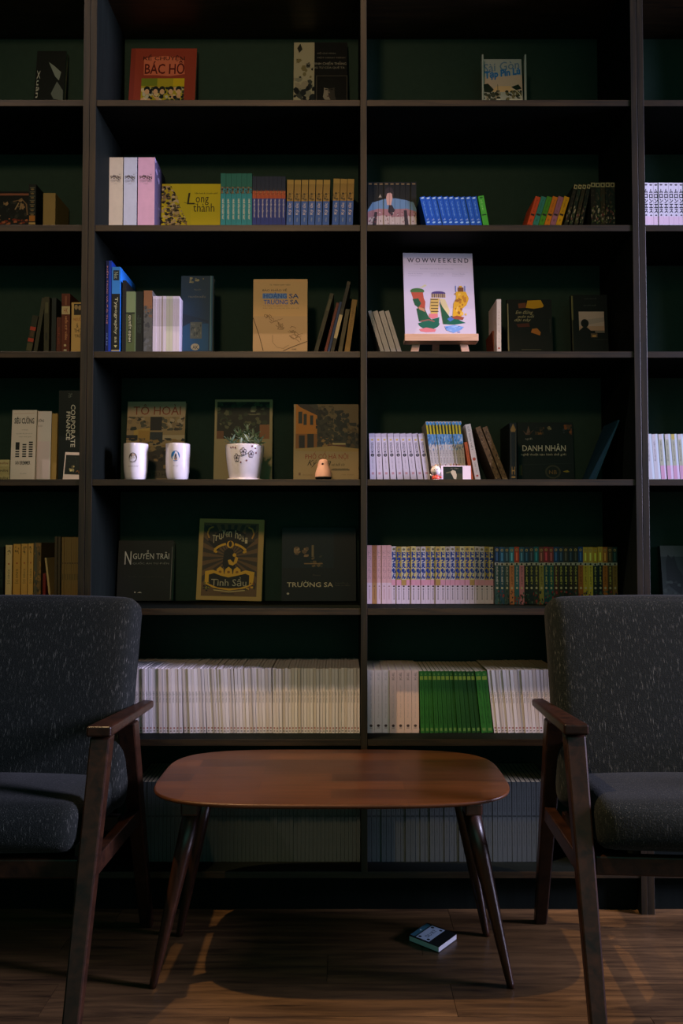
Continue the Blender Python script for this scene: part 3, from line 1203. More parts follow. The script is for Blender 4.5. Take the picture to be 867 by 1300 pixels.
sp_dark.each = True
spine_series('fantasy_comic', 'dark colourful-spined comic leaning beside the amber paperback', 'book', 'four leaning dark comics', 716.4, 742, 4, 233, 1, 0.14, 0.12, (34, 36, 32), sp_dark, lean=(14, 11), fill=0.93)
spine_series('fantasy_comic', 'dark colourful-spined comic standing upright in a set of five', 'book', 'five upright dark comics', 750.5, 781.5, 5, 231, 1, 0.14, 0.12, (34, 38, 34), sp_dark, fill=0.94)


def sp_kana(w, h, i):
    p = Print(w, h)
    p.rect(0, 0, 1, 1, (222, 214, 226))
    p.rect(0, 0, 1, 0.2, (226, 196, 212))
    p.ell(0.5, 0.95, 0.3, 0.02, (90, 84, 90))
    p.stack('ムロンエス', 0.12, 0.27, 0.88, 0.86, (34, 30, 40), bold=0.10, gap=0.12)
    p.ell(0.5, 0.225, 0.2, 0.016, (60, 40, 56))
    return p


spine_series('manga_volume', 'white comic with bold black vertical characters on its spine', 'book', 'white comics with black characters', 817.5, 888, 11, 232, 1, 0.15, 0.12, (222, 214, 226), sp_kana, fill=0.96)

# ================================================================== third row


def sp_redmarks(w, h, i):
    p = Print(w, h)
    p.rect(0, 0, 1, 1, (52, 50, 36))
    p.rect(0, 0.58, 1, 0.68, (176, 62, 44))
    p.rect(0, 0.26, 1, 0.36, (176, 62, 44))
    p.rect(0, 0, 1, 0.22, (84, 78, 54))
    p.rect(0.2, 0.40, 0.8, 0.56, (84, 60, 40))
    return p


def sp_olive(w, h, i):
    p = Print(w, h)
    p.rect(0, 0, 1, 1, (66, 62, 44))
    p.rect(0.2, 0.7, 0.8, 0.9, (92, 88, 62))
    p.rect(0.3, 0.2, 0.7, 0.34, (44, 42, 32))
    return p


def sp_plain(colr, dark=0.6):
    def sp(w, h, i):
        p = Print(w, h)
        p.rect(0, 0, 1, 1, colr)
        p.text('văn học', 0.28, 0.40, 0.72, 0.84, tuple(int(c * dark) for c in colr), rot=-90)
        return p
    return sp


spine_series('old_paperback', 'thin leaning book with two red blocks on its dark spine', 'book', None, 33, 40.5, 1, 400, 2, 0.16, 0.11, (40, 40, 32), sp_redmarks, lean=(8, 8))
spine_series('old_paperback', 'dim olive book leaning at a steep slant behind red-marked spine', 'book', None, 42.5, 47.5, 1, 378, 2, 0.165, 0.11, (66, 62, 44), None, lean=(10, 10))
spine_series('old_paperback', 'dim olive-grey upright book next to the maroon ones', 'book', None, 55.5, 62, 1, 377, 2, 0.16, 0.11, (64, 60, 44), sp_olive)
spine_series('old_paperback', 'black thin book with grey edge between olive and maroon spines', 'book', None, 65, 70.8, 1, 378, 2, 0.165, 0.11, (36, 42, 42), None)


def sp_maroon_s(w, h, i):
    p = Print(w, h)
    p.rect(0, 0, 1, 1, (92, 42, 30))
    p.text('lịch sử', 0.3, 0.2, 0.7, 0.7, (160, 62, 40), rot=-90)
    return p


def sp_maroon(w, h, i):
    p = Print(w, h)
    p.rect(0, 0, 1, 1, (104, 48, 32))
    p.rect(0.0, 0.64, 1, 0.78, (208, 186, 140))
    p.text('HK', 0.25, 0.66, 0.75, 0.75, (160, 60, 40))
    p.rect(0.4, 0.8, 0.6, 0.96, (140, 84, 60))
    p.text('HỒI KÝ VĂN', 0.42, 0.20, 0.78, 0.60, (230, 160, 110), rot=-90, bold=0.01)
    p.ell(0.45, 0.10, 0.15, 0.02, (200, 180, 140))
    p.rect(0.3, 0.0, 0.65, 0.03, (200, 190, 160))
    return p


def sp_tan2(w, h, i):
    p = Print(w, h)
    p.rect(0, 0, 1, 1, (206, 166, 100))
    p.rect(0.22, 0.74, 1, 0.97, (40, 36, 30))
    p.ell(0.42, 0.90, 0.16, 0.05, (170, 140, 96))
    p.ell(0.76, 0.89, 0.16, 0.05, (170, 140, 96))
    p.text('NGƯỜI', 0.2, 0.62, 0.95, 0.70, (170, 96, 50), bold=0.02)
    p.text('&', 0.45, 0.48, 0.65, 0.57, (60, 48, 34))
    p.text('THƠ', 0.25, 0.38, 0.95, 0.47, (60, 48, 34), bold=0.02)
    p.text('TRẺ', 0.30, 0.28, 0.90, 0.36, (60, 48, 34), bold=0.02)
    return p


spine_series('maroon_book', 'short brownish red book pressed against the taller maroon one', 'book', None, 71.5, 77.3, 1, 403, 2, 0.16, 0.11, (92, 42, 30), sp_maroon_s)
spine_series('maroon_book', 'tall maroon book with cream label and orange vertical letters', 'book', None, 77.6, 88.6, 1, 373, 2, 0.15, 0.12, (104, 48, 32), sp_maroon)
spine_series('portrait_book', 'tan book with two dark portraits on its spine beside maroon book', 'book', None, 90.2, 104.6, 1, 384, 2, 0.15, 0.10, (206, 166, 100), sp_tan2)

# left bay of the middle bookcase


def sp_bigblue(w, h, i):
    p = Print(w, h)
    p.rect(0, 0, 1, 1, (20, 60, 160))
    p.rect(0, 0, 0.55, 1, (16, 30, 74))
    p.text('KIẾN TRÚC VÀ ĐÔ THỊ', 0.10, 0.30, 0.50, 0.94, (190, 130, 120), rot=-90)
    p.text('thế kỷ', 0.15, 0.06, 0.45, 0.2, (120, 150, 200), rot=-90)
    return p


def sp_topblue(w, h, i):
    p = Print(w, h)
    p.rect(0, 0, 1, 1, (22, 26, 22))
    p.rect(0, 0.68, 1, 1, (52, 128, 190))
    p.rect(0.15, 0.84, 0.85, 0.96, (24, 36, 44))
    p.text('Net', 0.25, 0.86, 0.75, 0.94, (150, 160, 130), rot=-90)
    p.text('Typography as', 0.28, 0.10, 0.72, 0.64, (186, 182, 140), rot=-90, bold=0.01)
    p.poly([(0.3, 0.07), (0.7, 0.07), (0.5, 0.04)], (196, 186, 120))
    p.rect(0, 0, 1, 0.015, (170, 150, 100))
    return p


def sp_greenbk(w, h, i):
    p = Print(w, h)
    p.rect(0, 0, 1, 1, (84, 96, 54))
    p.rect(0, 0.65, 1, 1, (122, 136, 90))
    p.rect(0, 0.62, 1, 0.65, (40, 48, 32))
    p.rect(0.2, 0.14, 0.7, 0.62, (60, 66, 44))
    p.text('QUYẾT ĐỊNH', 0.24, 0.16, 0.66, 0.60, (214, 206, 160), rot=-90, bold=0.02)
    return p


def sp_blackbk(w, h, i):
    p = Print(w, h)
    p.rect(0, 0, 1, 1, (18, 24, 22))
    p.text('Nghệ thuật', 0.25, 0.3, 0.45, 0.6, (60, 76, 64), rot=-90)
    p.text('Sài Gòn', 0.55, 0.3, 0.75, 0.56, (60, 76, 64), rot=-90)
    return p


def sp_greybrown(w, h, i):
    p = Print(w, h)
    p.rect(0, 0, 1, 1, (92, 92, 86))
    p.rect(0, 0.70, 1, 1, (142, 96, 62))
    p.blobs(0, 0.55, 1, 0.75, 18, 0.25, 0.04, [(120, 90, 66), (80, 78, 74), (60, 60, 58)], 22)
    p.blobs(0, 0, 1, 0.5, 20, 0.3, 0.05, [(84, 84, 80), (104, 106, 104), (66, 68, 68)], 23)
    return p


spine_series('tall_blue_book', 'tallest navy blue book with red lettering at the end of its row', 'book', None, 133.4, 140.8, 1, 331, 2, 0.10, 0.17, (20, 60, 160), sp_bigblue, hard=True)
spine_series('design_book', 'black book with light blue spine top and large vertical lettering', 'book', None, 141.2, 152.2, 1, 339, 2, 0.10, 0.17, (36, 120, 214), sp_topblue)
spine_series('thin_black_book', 'very thin black book with orange top edge between two spines', 'book', None, 154.8, 159.2, 1, 356, 2, 0.105, 0.17, (20, 20, 20), None, pages=(190, 130, 80))
spine_series('green_paperback', 'olive green paperback with pale vertical letters next to black book', 'book', None, 159.8, 171.2, 1, 370, 2, 0.11, 0.14, (84, 96, 54), sp_greenbk)
spine_series('black_paperback', 'black paperback between the olive green and the grey-brown book', 'book', None, 171.5, 181.5, 1, 370, 2, 0.12, 0.14, (18, 24, 22), sp_blackbk)
spine_series('grey_paperback', 'worn grey and brown paperback beside the slim white booklets', 'book', None, 182, 193.2, 1, 369, 2, 0.12, 0.14, (92, 92, 86), sp_greybrown)


def sp_slim(w, h, i):
    p = Print(w, h)
    base = (226, 212, 222) if i not in (4, 5) else (206, 204, 180)
    p.rect(0, 0, 1, 1, base)
    p.rect(0, 0.45, 1, 0.95, tuple(int(c * 0.88) for c in base))
    p.text('tạp văn', 0.3, 0.55, 0.7, 0.9, (180, 166, 176), rot=-90)
    return p


sp_slim.each = True
spine_series('slim_white_booklet', 'slim pinkish white booklet in a tight row of eight', 'book', 'eight slim white booklets', 193.6, 227.6, 8, 376, 2, 0.12, 0.14, (226, 212, 222), sp_slim)


def art_bluehard(p):
    p.rect(0, 0, 1, 1, (14, 56, 84))
    p.rect(0, 0, 0.86, 0.36, (20, 78, 116))
    p.poly([(0, 0.30), (0.5, 0.42), (0.86, 0.36), (0.86, 0.40), (0, 0.5)], (12, 46, 70))
    p.blobs(0.25, 0.90, 0.7, 0.98, 10, 0.06, 0.02, [(120, 120, 96), (150, 144, 110)], 31)
    p.text('TRUYỆN KIỀU', 0.22, 0.70, 0.76, 0.74, (130, 128, 104))
    p.text('Nguyễn', 0.40, 0.80, 0.62, 0.83, (100, 106, 96))
    p.rect(0.30, 0.16, 0.66, 0.38, (84, 92, 84))
    p.blobs(0.32, 0.18, 0.64, 0.36, 24, 0.05, 0.03, [(60, 70, 66), (110, 112, 96), (48, 60, 60)], 32)
    p.ell(0.46, 0.05, 0.13, 0.045, (170, 160, 130))
    p.text('AK', 0.38, 0.02, 0.56, 0.07, (30, 40, 46), bold=0.02)
    p.rect(0.90, 0.0, 0.97, 1, (30, 92, 120))
    p.line([(0.92, 0), (0.92, 1)], 0.015, (110, 150, 156))


display_book('blue_hardcover', 'deep blue hardcover standing face out beside slim white booklets', 'book', None, 228.6, 270, 351, 2, 3, 0.03, (14, 56, 84), art_bluehard, Y=0.16)


def art_hoangsa(p):
    p.rect(0, 0, 1, 1, (216, 172, 118))
    p.rect(0, 0.0, 1, 0.48, (206, 166, 122))
    K = (74, 58, 40)
    p.text('TS. TRẦN NAM TIẾN', 0.30, 0.91, 0.68, 0.935, K)
    p.text('BÁO KHẢO VỀ', 0.17, 0.83, 0.62, 0.87, K, bold=0.015)
    p.rect(0.17, 0.725, 0.62, 0.80, (104, 146, 206))
    p.text('HOÀNG', 0.19, 0.73, 0.62, 0.815, (40, 96, 190), bold=0.03)
    p.text('SA', 0.66, 0.73, 0.84, 0.795, (36, 70, 130), bold=0.03)
    p.text('TRƯỜNG', 0.19, 0.645, 0.64, 0.73, (40, 96, 190), bold=0.03)
    p.text('SA', 0.68, 0.645, 0.84, 0.71, (36, 70, 130), bold=0.03)
    p.text('Tư liệu và nghiên cứu', 0.18, 0.615, 0.64, 0.632, (150, 112, 66))
    p.text('biển đảo trong các thư tịch cổ', 0.18, 0.585, 0.84, 0.602, (150, 112, 66))
    rnd2 = random.Random(77)
    for k in range(26):
        u, v = rnd2.uniform(0.18, 0.8), rnd2.uniform(0.12, 0.50)
        v = 0.50 - (u - 0.18) * 0.45 + rnd2.uniform(-0.10, 0.05)
        pts = [(u, v)]
        for j in range(5):
            u += rnd2.uniform(-0.03, 0.06)
            v += rnd2.uniform(-0.03, 0.025)
            pts.append((min(0.92, u), max(0.05, v)))
        p.line(pts, 0.010, (146, 112, 74))
    p.line([(0.36, 0.22), (0.36, 0.12), (0.44, 0.05), (0.56, 0.03), (0.66, 0.08)], 0.006, (130, 100, 66))
    p.line([(0.0, 0.46), (0.12, 0.20), (0.19, 0.0)], 0.012, (90, 66, 44))
    p.line([(0.56, 0.0), (0.78, 0.07), (1.0, 0.13)], 0.012, (90, 66, 44))
    p.text('NXB', 0.72, 0.012, 0.80, 0.03, K)


display_book('map_book', 'tan book titled HOÀNG SA TRƯỜNG SA with a line-drawn map', 'book', None, 321, 390, 355, 2, 3, 0.022, (206, 166, 122), art_hoangsa, Y=0.12)


def lean_book(name, label, xb, xt, ytop, row, Y, d, wpx, cover, fn=None, group=None, pages=(200, 186, 150), zadd=0.0):
    sc = px_scale(Y, LEVELS[row])
    H = z_at(ytop, Y) - LEVELS[row]
    hid = hidden(row, Y)
    th = math.atan2((xt - xb) * sc, H - hid)
    w = wpx * sc * math.cos(th)
    h = (H - w * abs(math.sin(th))) / math.cos(th)
    pr = None
    if fn:
        p = fn(w, h, 0)
        p.v0 = hid / H
        pr = p.mesh('spine_print')
    return spine_book(name, label, 'book', group, x_at(xb, Y, LEVELS[row] + hid) - math.tan(th) * hid, row, Y, w, h, d, cover, pages, pr, th)


def sp_whitelabel(w, h, i):
    p = Print(w, h)
    p.rect(0, 0, 1, 1, (70, 62, 48))
    p.rect(0.0, 0.18, 1, 0.52, (214, 190, 150))
    p.rect(0, 0.6, 1, 0.95, (52, 50, 44))
    return p


lean_book('thin_paperback', 'darkest thin leaning book nearest the tan map book', 399, 419.5, 372, 2, 0.14, 0.13, 5, (44, 44, 38), sp_olive)
lean_book('thin_paperback', 'thin leaning book with rusty red spine in the slanted row', 411.8, 427.4, 384, 2, 0.14, 0.13, 3.4, (120, 58, 44), sp_plain((120, 58, 44)))
lean_book('thin_paperback', 'thin leaning book with a navy blue spine in the slanted row', 415.9, 431.4, 383, 2, 0.14, 0.13, 3.2, (52, 76, 130), sp_plain((48, 66, 110)))
lean_book('thin_paperback', 'tallest leaning book with a cream label on its dark spine', 419.8, 441.3, 357, 2, 0.14, 0.13, 4.4, (60, 56, 46), sp_whitelabel)
lean_book('thin_paperback', 'thin leaning book with dull olive spine next to the mustard one', 429.5, 439.2, 392, 2, 0.14, 0.13, 5.0, (92, 82, 56), sp_plain((92, 82, 56)))
lean_book('thin_paperback', 'mustard brown leaning paperback in the slanted row by the divider', 437.5, 447.2, 380, 2, 0.14, 0.13, 6.6, (150, 116, 60), sp_plain((150, 116, 60)))

# right bay
for k, (xb, xt, yt, wp) in enumerate(((483, 467.0, 394, 4.6), (488.6, 472.6, 394, 6.6), (496.4, 480.4, 394, 6.6), (504.2, 488.2, 394, 5.4))):
    lean_book('white_booklet', 'white leaning booklet propped against the divider near the easel', xb, xt, yt, 2, 0.13, 0.13, wp, (196, 188, 190), sp_plain((190, 182, 184), 0.82), 'four leaning white booklets', pages=(180, 172, 170))


# magazine on a small wooden easel
M_EASEL = wood('pale_easel_wood', (206, 158, 124), (234, 190, 156), (3, 40, 40), rough=0.5, spec=0.3, ring=2)
EY = 0.075
ea = tag(empty('tabletop_easel', (0, 0, LEVELS[2])), 'small pale wooden easel holding the white magazine', 'easel')


def ex(px):
    return x_at(px, EY, LEVELS[2] + 0.1)


z_lb, z_lt = z_at(434.5, EY) - LEVELS[2], z_at(425.5, EY) - LEVELS[2]
build(MB().box(ex(513), EY - 0.012, z_lb, ex(606), EY + 0.030, z_lb + 0.010), 'ledge', M_EASEL, ea, bevel=0.0012)
build(MB().box(ex(513), EY - 0.017, z_lb, ex(606), EY - 0.0122, z_lt), 'ledge_lip', M_EASEL, ea, bevel=0.001)
ta = math.radians(12)


def easel_leg(pb0, pb1, ptop, zt):
    x0, x1, xt = ex(pb0), ex(pb1), ex(ptop)
    wd = x1 - x0
    z0 = 0.0003
    yb = EY + 0.006
    yt = yb + 0.011 + math.tan(ta) * zt
    build(MB().hexa([(x0, yb, z0), (x1, yb, z0), (x1, yb + 0.009, z0), (x0, yb + 0.009, z0)],
                    [(xt, yt + 0.012, zt), (xt + wd, yt + 0.012, zt), (xt + wd, yt + 0.021, zt), (xt, yt + 0.021, zt)]), 'leg', M_EASEL, ea, bevel=0.0008)


# the two front legs pass behind the ledge
easel_leg(519.5, 529.5, 540, 0.20)
easel_leg(588, 598, 574, 0.20)
build(MB().box(ex(540), EY + 0.062, 0.175, ex(583), EY + 0.071, 0.187), 'crossbar', M_EASEL, ea, bevel=0.0008)
build(MB().hexa([(ex(555), 0.215, 0.0003), (ex(564), 0.215, 0.0003), (ex(564), 0.224, 0.0003), (ex(555), 0.224, 0.0003)],
                [(ex(555), EY + 0.074, 0.19), (ex(564), EY + 0.074, 0.19), (ex(564), EY + 0.083, 0.19), (ex(555), EY + 0.083, 0.19)]), 'rear_leg', M_EASEL, ea, bevel=0.0008)


def art_wow(p):
    p.rect(0, 0, 1, 1, (204, 190, 202))
    K = (48, 48, 64)
    p.text('W O W W E E K E N D', 0.06, 0.885, 0.94, 0.940, K, bold=0.03)
    p.text('THE CREATIVE CULTURE WEEKLY MAGAZINE', 0.15, 0.862, 0.85, 0.870, (120, 114, 130))
    p.text('Sunday stories from the city', 0.24, 0.805, 0.72, 0.820, (140, 132, 148))
    p.line([(0.07, 0.775), (0.93, 0.775)], 0.002, (150, 142, 158))
    for u0, u1 in ((0.07, 0.28), (0.39, 0.58), (0.70, 0.88)):
        p.text('FOOD & TRAVEL', u0, 0.745, u1, 0.756, (150, 142, 158))
        p.text('people places art', u0, 0.722, u1 - 0.02, 0.733, (160, 152, 168))
    G1, G2, G3, RD, PK, YL, BR, BL = (34, 84, 56), (26, 96, 74), (72, 110, 60), (176, 78, 56), (214, 120, 124), (214, 160, 40), (120, 74, 44), (70, 110, 180)
    # first stroke
    p.ell(0.19, 0.545, 0.10, 0.035, G3)
    p.poly([(0.21, 0.59), (0.27, 0.585), (0.33, 0.61), (0.30, 0.625), (0.26, 0.60)], (206, 196, 150))
    p.poly([(0.10, 0.53), (0.27, 0.53), (0.28, 0.46), (0.30, 0.42), (0.29, 0.32), (0.20, 0.33), (0.13, 0.45)], RD)
    p.poly([(0.12, 0.45), (0.20, 0.46), (0.24, 0.40), (0.20, 0.35), (0.15, 0.38)], G1)
    p.poly([(0.17, 0.34), (0.28, 0.35), (0.34, 0.24), (0.40, 0.20), (0.40, 0.15), (0.20, 0.19)], G1)
    p.poly([(0.20, 0.36), (0.28, 0.34), (0.29, 0.30), (0.21, 0.33)], (196, 136, 96))
    p.ell(0.34, 0.17, 0.15, 0.07, G2, a0=180, a1=360)
    p.poly([(0.19, 0.17), (0.49, 0.24), (0.48, 0.16), (0.40, 0.10), (0.26, 0.11)], G2)
    p.line([(0.22, 0.19), (0.34, 0.21), (0.42, 0.19)], 0.02, (140, 90, 80))
    p.poly([(0.20, 0.10), (0.30, 0.12), (0.44, 0.10), (0.42, 0.07), (0.30, 0.065), (0.22, 0.075)], PK)
    # middle peak
    p.ell(0.49, 0.52, 0.10, 0.025, (78, 62, 112))
    p.rect(0.39, 0.47, 0.59, 0.515, (190, 160, 120))
    for k in range(7):
        p.rect(0.395 + 0.028 * k, 0.47, 0.408 + 0.028 * k, 0.515, (60, 44, 60))
    p.poly([(0.38, 0.46), (0.50, 0.46), (0.48, 0.34), (0.46, 0.26), (0.38, 0.26), (0.36, 0.34)], (206, 170, 90))
    for k in range(5):
        p.rect(0.375, 0.44 - 0.035 * k, 0.48, 0.453 - 0.035 * k, (96, 80, 50))
    p.poly([(0.35, 0.28), (0.47, 0.28), (0.47, 0.24), (0.40, 0.22), (0.34, 0.24)], PK)
    p.poly([(0.50, 0.46), (0.58, 0.45), (0.64, 0.32), (0.62, 0.26), (0.56, 0.30)], (208, 190, 140))
    p.poly([(0.50, 0.42), (0.54, 0.36), (0.64, 0.24), (0.74, 0.20), (0.70, 0.155), (0.54, 0.16)], G1)
    p.poly([(0.66, 0.26), (0.74, 0.22), (0.86, 0.175), (0.70, 0.155), (0.58, 0.16)], G2)
    p.poly([(0.60, 0.22), (0.66, 0.25), (0.70, 0.22), (0.64, 0.19)], BL)
    p.poly([(0.56, 0.135), (0.70, 0.15), (0.83, 0.13), (0.78, 0.09), (0.68, 0.06), (0.58, 0.09)], (122, 160, 216))
    p.blobs(0.57, 0.065, 0.80, 0.14, 14, 0.04, 0.01, [(70, 110, 190), (160, 190, 230), (90, 130, 200)], 17)
    # last stroke
    p.poly([(0.74, 0.54), (0.88, 0.54), (0.92, 0.46), (0.88, 0.38), (0.82, 0.34), (0.80, 0.24), (0.72, 0.22), (0.68, 0.26), (0.70, 0.40), (0.74, 0.46)], YL)
    p.rect(0.77, 0.54, 0.85, 0.59, BR)
    p.rect(0.79, 0.59, 0.83, 0.61, YL)
    p.rect(0.735, 0.54, 0.745, 0.61, BL)
    p.rect(0.865, 0.54, 0.875, 0.61, BL)
    p.blobs(0.70, 0.26, 0.88, 0.52, 26, 0.03, 0.03, [(180, 120, 36), (226, 180, 80), (150, 96, 40)], 18)
    p.poly([(0.66, 0.24), (0.74, 0.26), (0.84, 0.24), (0.82, 0.21), (0.70, 0.22)], (150, 74, 50))


def magazine():
    zb = LEVELS[2] + z_lb + 0.0105
    te = math.tan(math.atan((CY - 321.5) / F) + PITCH)
    Yb = EY - 0.006
    H = (CAM_H - zb + (Yb - CAM_Y) * te) / (math.cos(ta) - math.sin(ta) * te)
    X0, X1 = x_at(514.2, Yb, zb + 0.1), x_at(605, Yb, zb + 0.1)
    root = tag(link('magazine', MB().box(0, 0, 0, X1 - X0, 0.004, H).mesh('magazine', paint((214, 204, 214), 0.4)), None, (X0, Yb, zb + 0.001), (-ta, 0, math.radians(1.5))),
               'white WOWWEEKEND magazine propped on the little easel', 'magazine')
    p = Print(X1 - X0, H)
    art_wow(p)
    link('cover_print', p.mesh('cover_print'), root)


magazine()

lean_book('red_booklet', 'short reddish brown booklet behind the thin white spine', 626.6, 625.2, 420, 2, 0.165, 0.11, 3.0, (120, 58, 36))


def sp_thinwhite(w, h, i):
    p = Print(w, h)
    p.rect(0, 0, 1, 1, (232, 214, 200))
    p.text('đường về nhà', 0.35, 0.15, 0.65, 0.8, (170, 140, 126), rot=-90)
    p.rect(0.3, 0.04, 0.7, 0.07, (180, 80, 60))
    return p


lean_book('thin_white_book', 'thin cream-white book standing alone between easel and dark cover', 630.8, 631, 380, 2, 0.12, 0.13, 5.4, (232, 214, 200), sp_thinwhite)


def art_hat(p):
    p.rect(0, 0, 1, 1, (20, 24, 24))
    p.rect(0.0, 0, 0.028, 0.92, (150, 142, 110))
    p.poly([(0.46, 0.98), (0.76, 0.99), (0.82, 0.88), (0.80, 0.85), (0.60, 0.82), (0.42, 0.84)], (206, 152, 26))
    p.poly([(0.25, 0.92), (0.42, 0.94), (0.42, 0.84), (0.26, 0.83)], (112, 62, 40))
    S = (170, 160, 120)
    p.text('Em đừng', 0.18, 0.70, 0.55, 0.79, S, skew=0.1)
    p.text('quên tuổi', 0.22, 0.63, 0.58, 0.71, S, skew=0.1)
    p.text('dại này', 0.14, 0.56, 0.50, 0.63, S, skew=0.1)
    p.poly([(0.20, 0.52), (0.48, 0.54), (0.50, 0.47), (0.24, 0.46)], (84, 40, 30))
    p.poly([(0.55, 0.43), (0.66, 0.44), (0.74, 0.36), (0.72, 0.30), (0.62, 0.33), (0.52, 0.36)], (186, 112, 44))
    p.rect(0.30, 0.02, 0.74, 0.03, (96, 92, 76))
    p.line([(0.95, 0.35), (0.95, 0.62)], 0.01, (70, 70, 60))


display_book('novel', 'black-covered novel with a yellow hat and handwritten title', 'book', None, 645, 702, 381, 2, 4, 0.016, (20, 24, 24), art_hat, Y=0.18)


def art_window(p):
    p.rect(0, 0, 1, 1, (18, 22, 22))
    p.rect(0.0, 0.55, 0.05, 0.98, (110, 104, 66))
    p.rect(0.0, 0.0, 0.03, 0.55, (70, 66, 46))
    p.text('CHUYỆN CỦA NGƯỜI', 0.36, 0.92, 0.70, 0.94, (96, 100, 96))
    p.text('SÀI GÒN NHỚ', 0.34, 0.80, 0.68, 0.83, (80, 84, 80))
    p.rect(0.20, 0.36, 0.90, 0.70, (196, 168, 156))
    p.poly([(0.20, 0.44), (0.90, 0.52), (0.90, 0.60), (0.20, 0.54)], (176, 156, 148))
    p.rect(0.20, 0.36, 0.90, 0.44, (190, 150, 126))
    p.ell(0.36, 0.49, 0.11, 0.075, (24, 26, 26))
    p.poly([(0.20, 0.36), (0.30, 0.42), (0.42, 0.42), (0.52, 0.36), (0.54, 0.30), (0.20, 0.28)], (22, 24, 24))
    p.rect(0.64, 0.33, 0.90, 0.345, (200, 170, 150))
    p.rect(0.52, 0.24, 0.70, 0.31, (110, 86, 66))
    p.rect(0.56, 0.25, 0.66, 0.28, (200, 150, 80))
    p.rect(0.6, 0.20, 0.98, 0.205, (70, 72, 66))


display_book('novel', 'black-covered novel with a photo of a head before pale sea', 'book', None, 727, 773, 375, 2, 4, 0.016, (18, 22, 22), art_window, Y=0.18)

# ================================================================== fourth row


def lying_book(i, z, h, colr, inkc, label):
    """book lying flat with its spine to the room"""
    Y = 0.10
    x0, x1 = x_at(-48, Y, 1.3), x_at(12.2, Y, 1.3)
    w = x1 - x0
    m = MB().box(0, 0, 0, w, 0.001, h).box(0, 0.001, 0, w, 0.15, 0.0007).box(0, 0.001, h - 0.0007, w, 0.15, h)
    o = tag(link('paperback', m.mesh('book_cover', paint(colr, 0.55)), None, (x0, Y, z)), label, 'book', 'small flat stack of cream paperbacks')
    link('pages', MB().box(0.0006, 0.001, 0.0007, w - 0.0006, 0.149, h - 0.0007).mesh('pages', pages_mat()), o)
    p = Print(w, h)
    p.text('HAI SỐ PHẬN', 0.50, 0.25, 0.97, 0.78, inkc, bold=0.02)
    link('spine_print', p.mesh('spine_print'), o)


z0 = LEVELS[3] + 0.0003
for i, (h_, c_, k_, lb) in enumerate((((0.0215), (188, 170, 120), (60, 50, 36), 'bottom cream paperback of the small flat stack'),
                                     ((0.0225), (180, 162, 112), (50, 44, 34), 'middle cream paperback of the small flat stack'),
                                     ((0.0205), (196, 178, 128), (120, 66, 40), 'top cream paperback of the small flat stack'))):
    lying_book(i, z0, h_, c_, k_, lb)
    z0 += h_ + 0.0004


def art_sieu(p):
    p.rect(0, 0, 1, 1, (224, 208, 200))
    K = (40, 38, 40)
    p.line([(0.08, 0.945), (0.9, 0.955)], 0.012, (190, 130, 110))
    p.text('SIÊU CƯỜNG', 0.10, 0.80, 0.90, 0.91, K, bold=0.05)
    p.text('ba lựa chọn', 0.42, 0.70, 0.66, 0.72, (120, 110, 106))
    p.text('của nước Mỹ cho vai trò', 0.18, 0.645, 0.84, 0.665, (120, 110, 106))
    p.text('trên thế giới', 0.30, 0.60, 0.80, 0.62, (120, 110, 106))
    for k, (u, n) in enumerate(((0.18, 3), (0.46, 6), (0.72, 7))):
        for j in range(n):
            p.rect(u, 0.315 + 0.034 * j, u + 0.16, 0.335 + 0.034 * j, K)
    p.rect(0.18, 0.42, 0.34, 0.53, K)
    p.text('IAN BREMMER', 0.20, 0.205, 0.80, 0.26, K, bold=0.03)
    p.line([(0, 0.31), (1, 0.32)], 0.006, (196, 176, 166))
    p.text('nhà xuất bản', 0.40, 0.07, 0.66, 0.09, (150, 140, 134))


display_book('paperback', 'SIÊU CƯỜNG cream paperback turned face out before its twin', 'book', None, 13.2, 44.5, 521, 3, 3, 0.012, (224, 208, 200), art_sieu, Y=0.10)


def art_sieu2(p):
    p.rect(0, 0, 1, 1, (226, 214, 214))
    p.rect(0, 0.0, 0.9, 0.55, (226, 206, 212))
    p.text('CƯỜNG', 0.02, 0.84, 0.50, 0.89, (50, 44, 46), bold=0.03)
    p.text('lựa chọn', 0.06, 0.76, 0.4, 0.80, (150, 140, 140))


o_ = display_book('paperback', 'thick white paperback with tan page block beside CORPORATE FINANCE', 'book', None, 45, 64, 523, 3, 2, 0.05, (226, 214, 214), art_sieu2, Y=0.115, pages=(186, 150, 84))
# its page block bulges out to the right of the cover
build(MB().box(x_at(64, 0.115, 1.3) - x_at(45, 0.115, 1.3), 0.004, 0.001, x_at(71, 0.115, 1.3) - x_at(45, 0.115, 1.3), 0.048, z_at(524.5, 0.12) - LEVELS[3] - 0.002),
      'page_block', pages_mat((186, 150, 84)), o_)


def sp_corp(w, h, i):
    p = Print(w, h)
    p.rect(0, 0, 1, 1, (20, 26, 25))
    p.text('CORPORATE', 0.54, 0.36, 0.74, 0.84, (206, 200, 188), rot=-90, bold=0.02)
    p.text('FINANCE', 0.34, 0.44, 0.52, 0.76, (206, 200, 188), rot=-90, bold=0.02)
    p.text('7th', 0.42, 0.92, 0.58, 0.97, (110, 116, 110), rot=-90)
    p.rect(0.40, 0.22, 0.62, 0.27, (74, 76, 56))
    return p


spine_series('textbook', 'thick black CORPORATE FINANCE textbook with white spine letters', 'book', None, 73.5, 102.5, 1, 496, 3, 0.09, 0.18, (20, 26, 25), sp_corp, hard=True, fill=0.985)


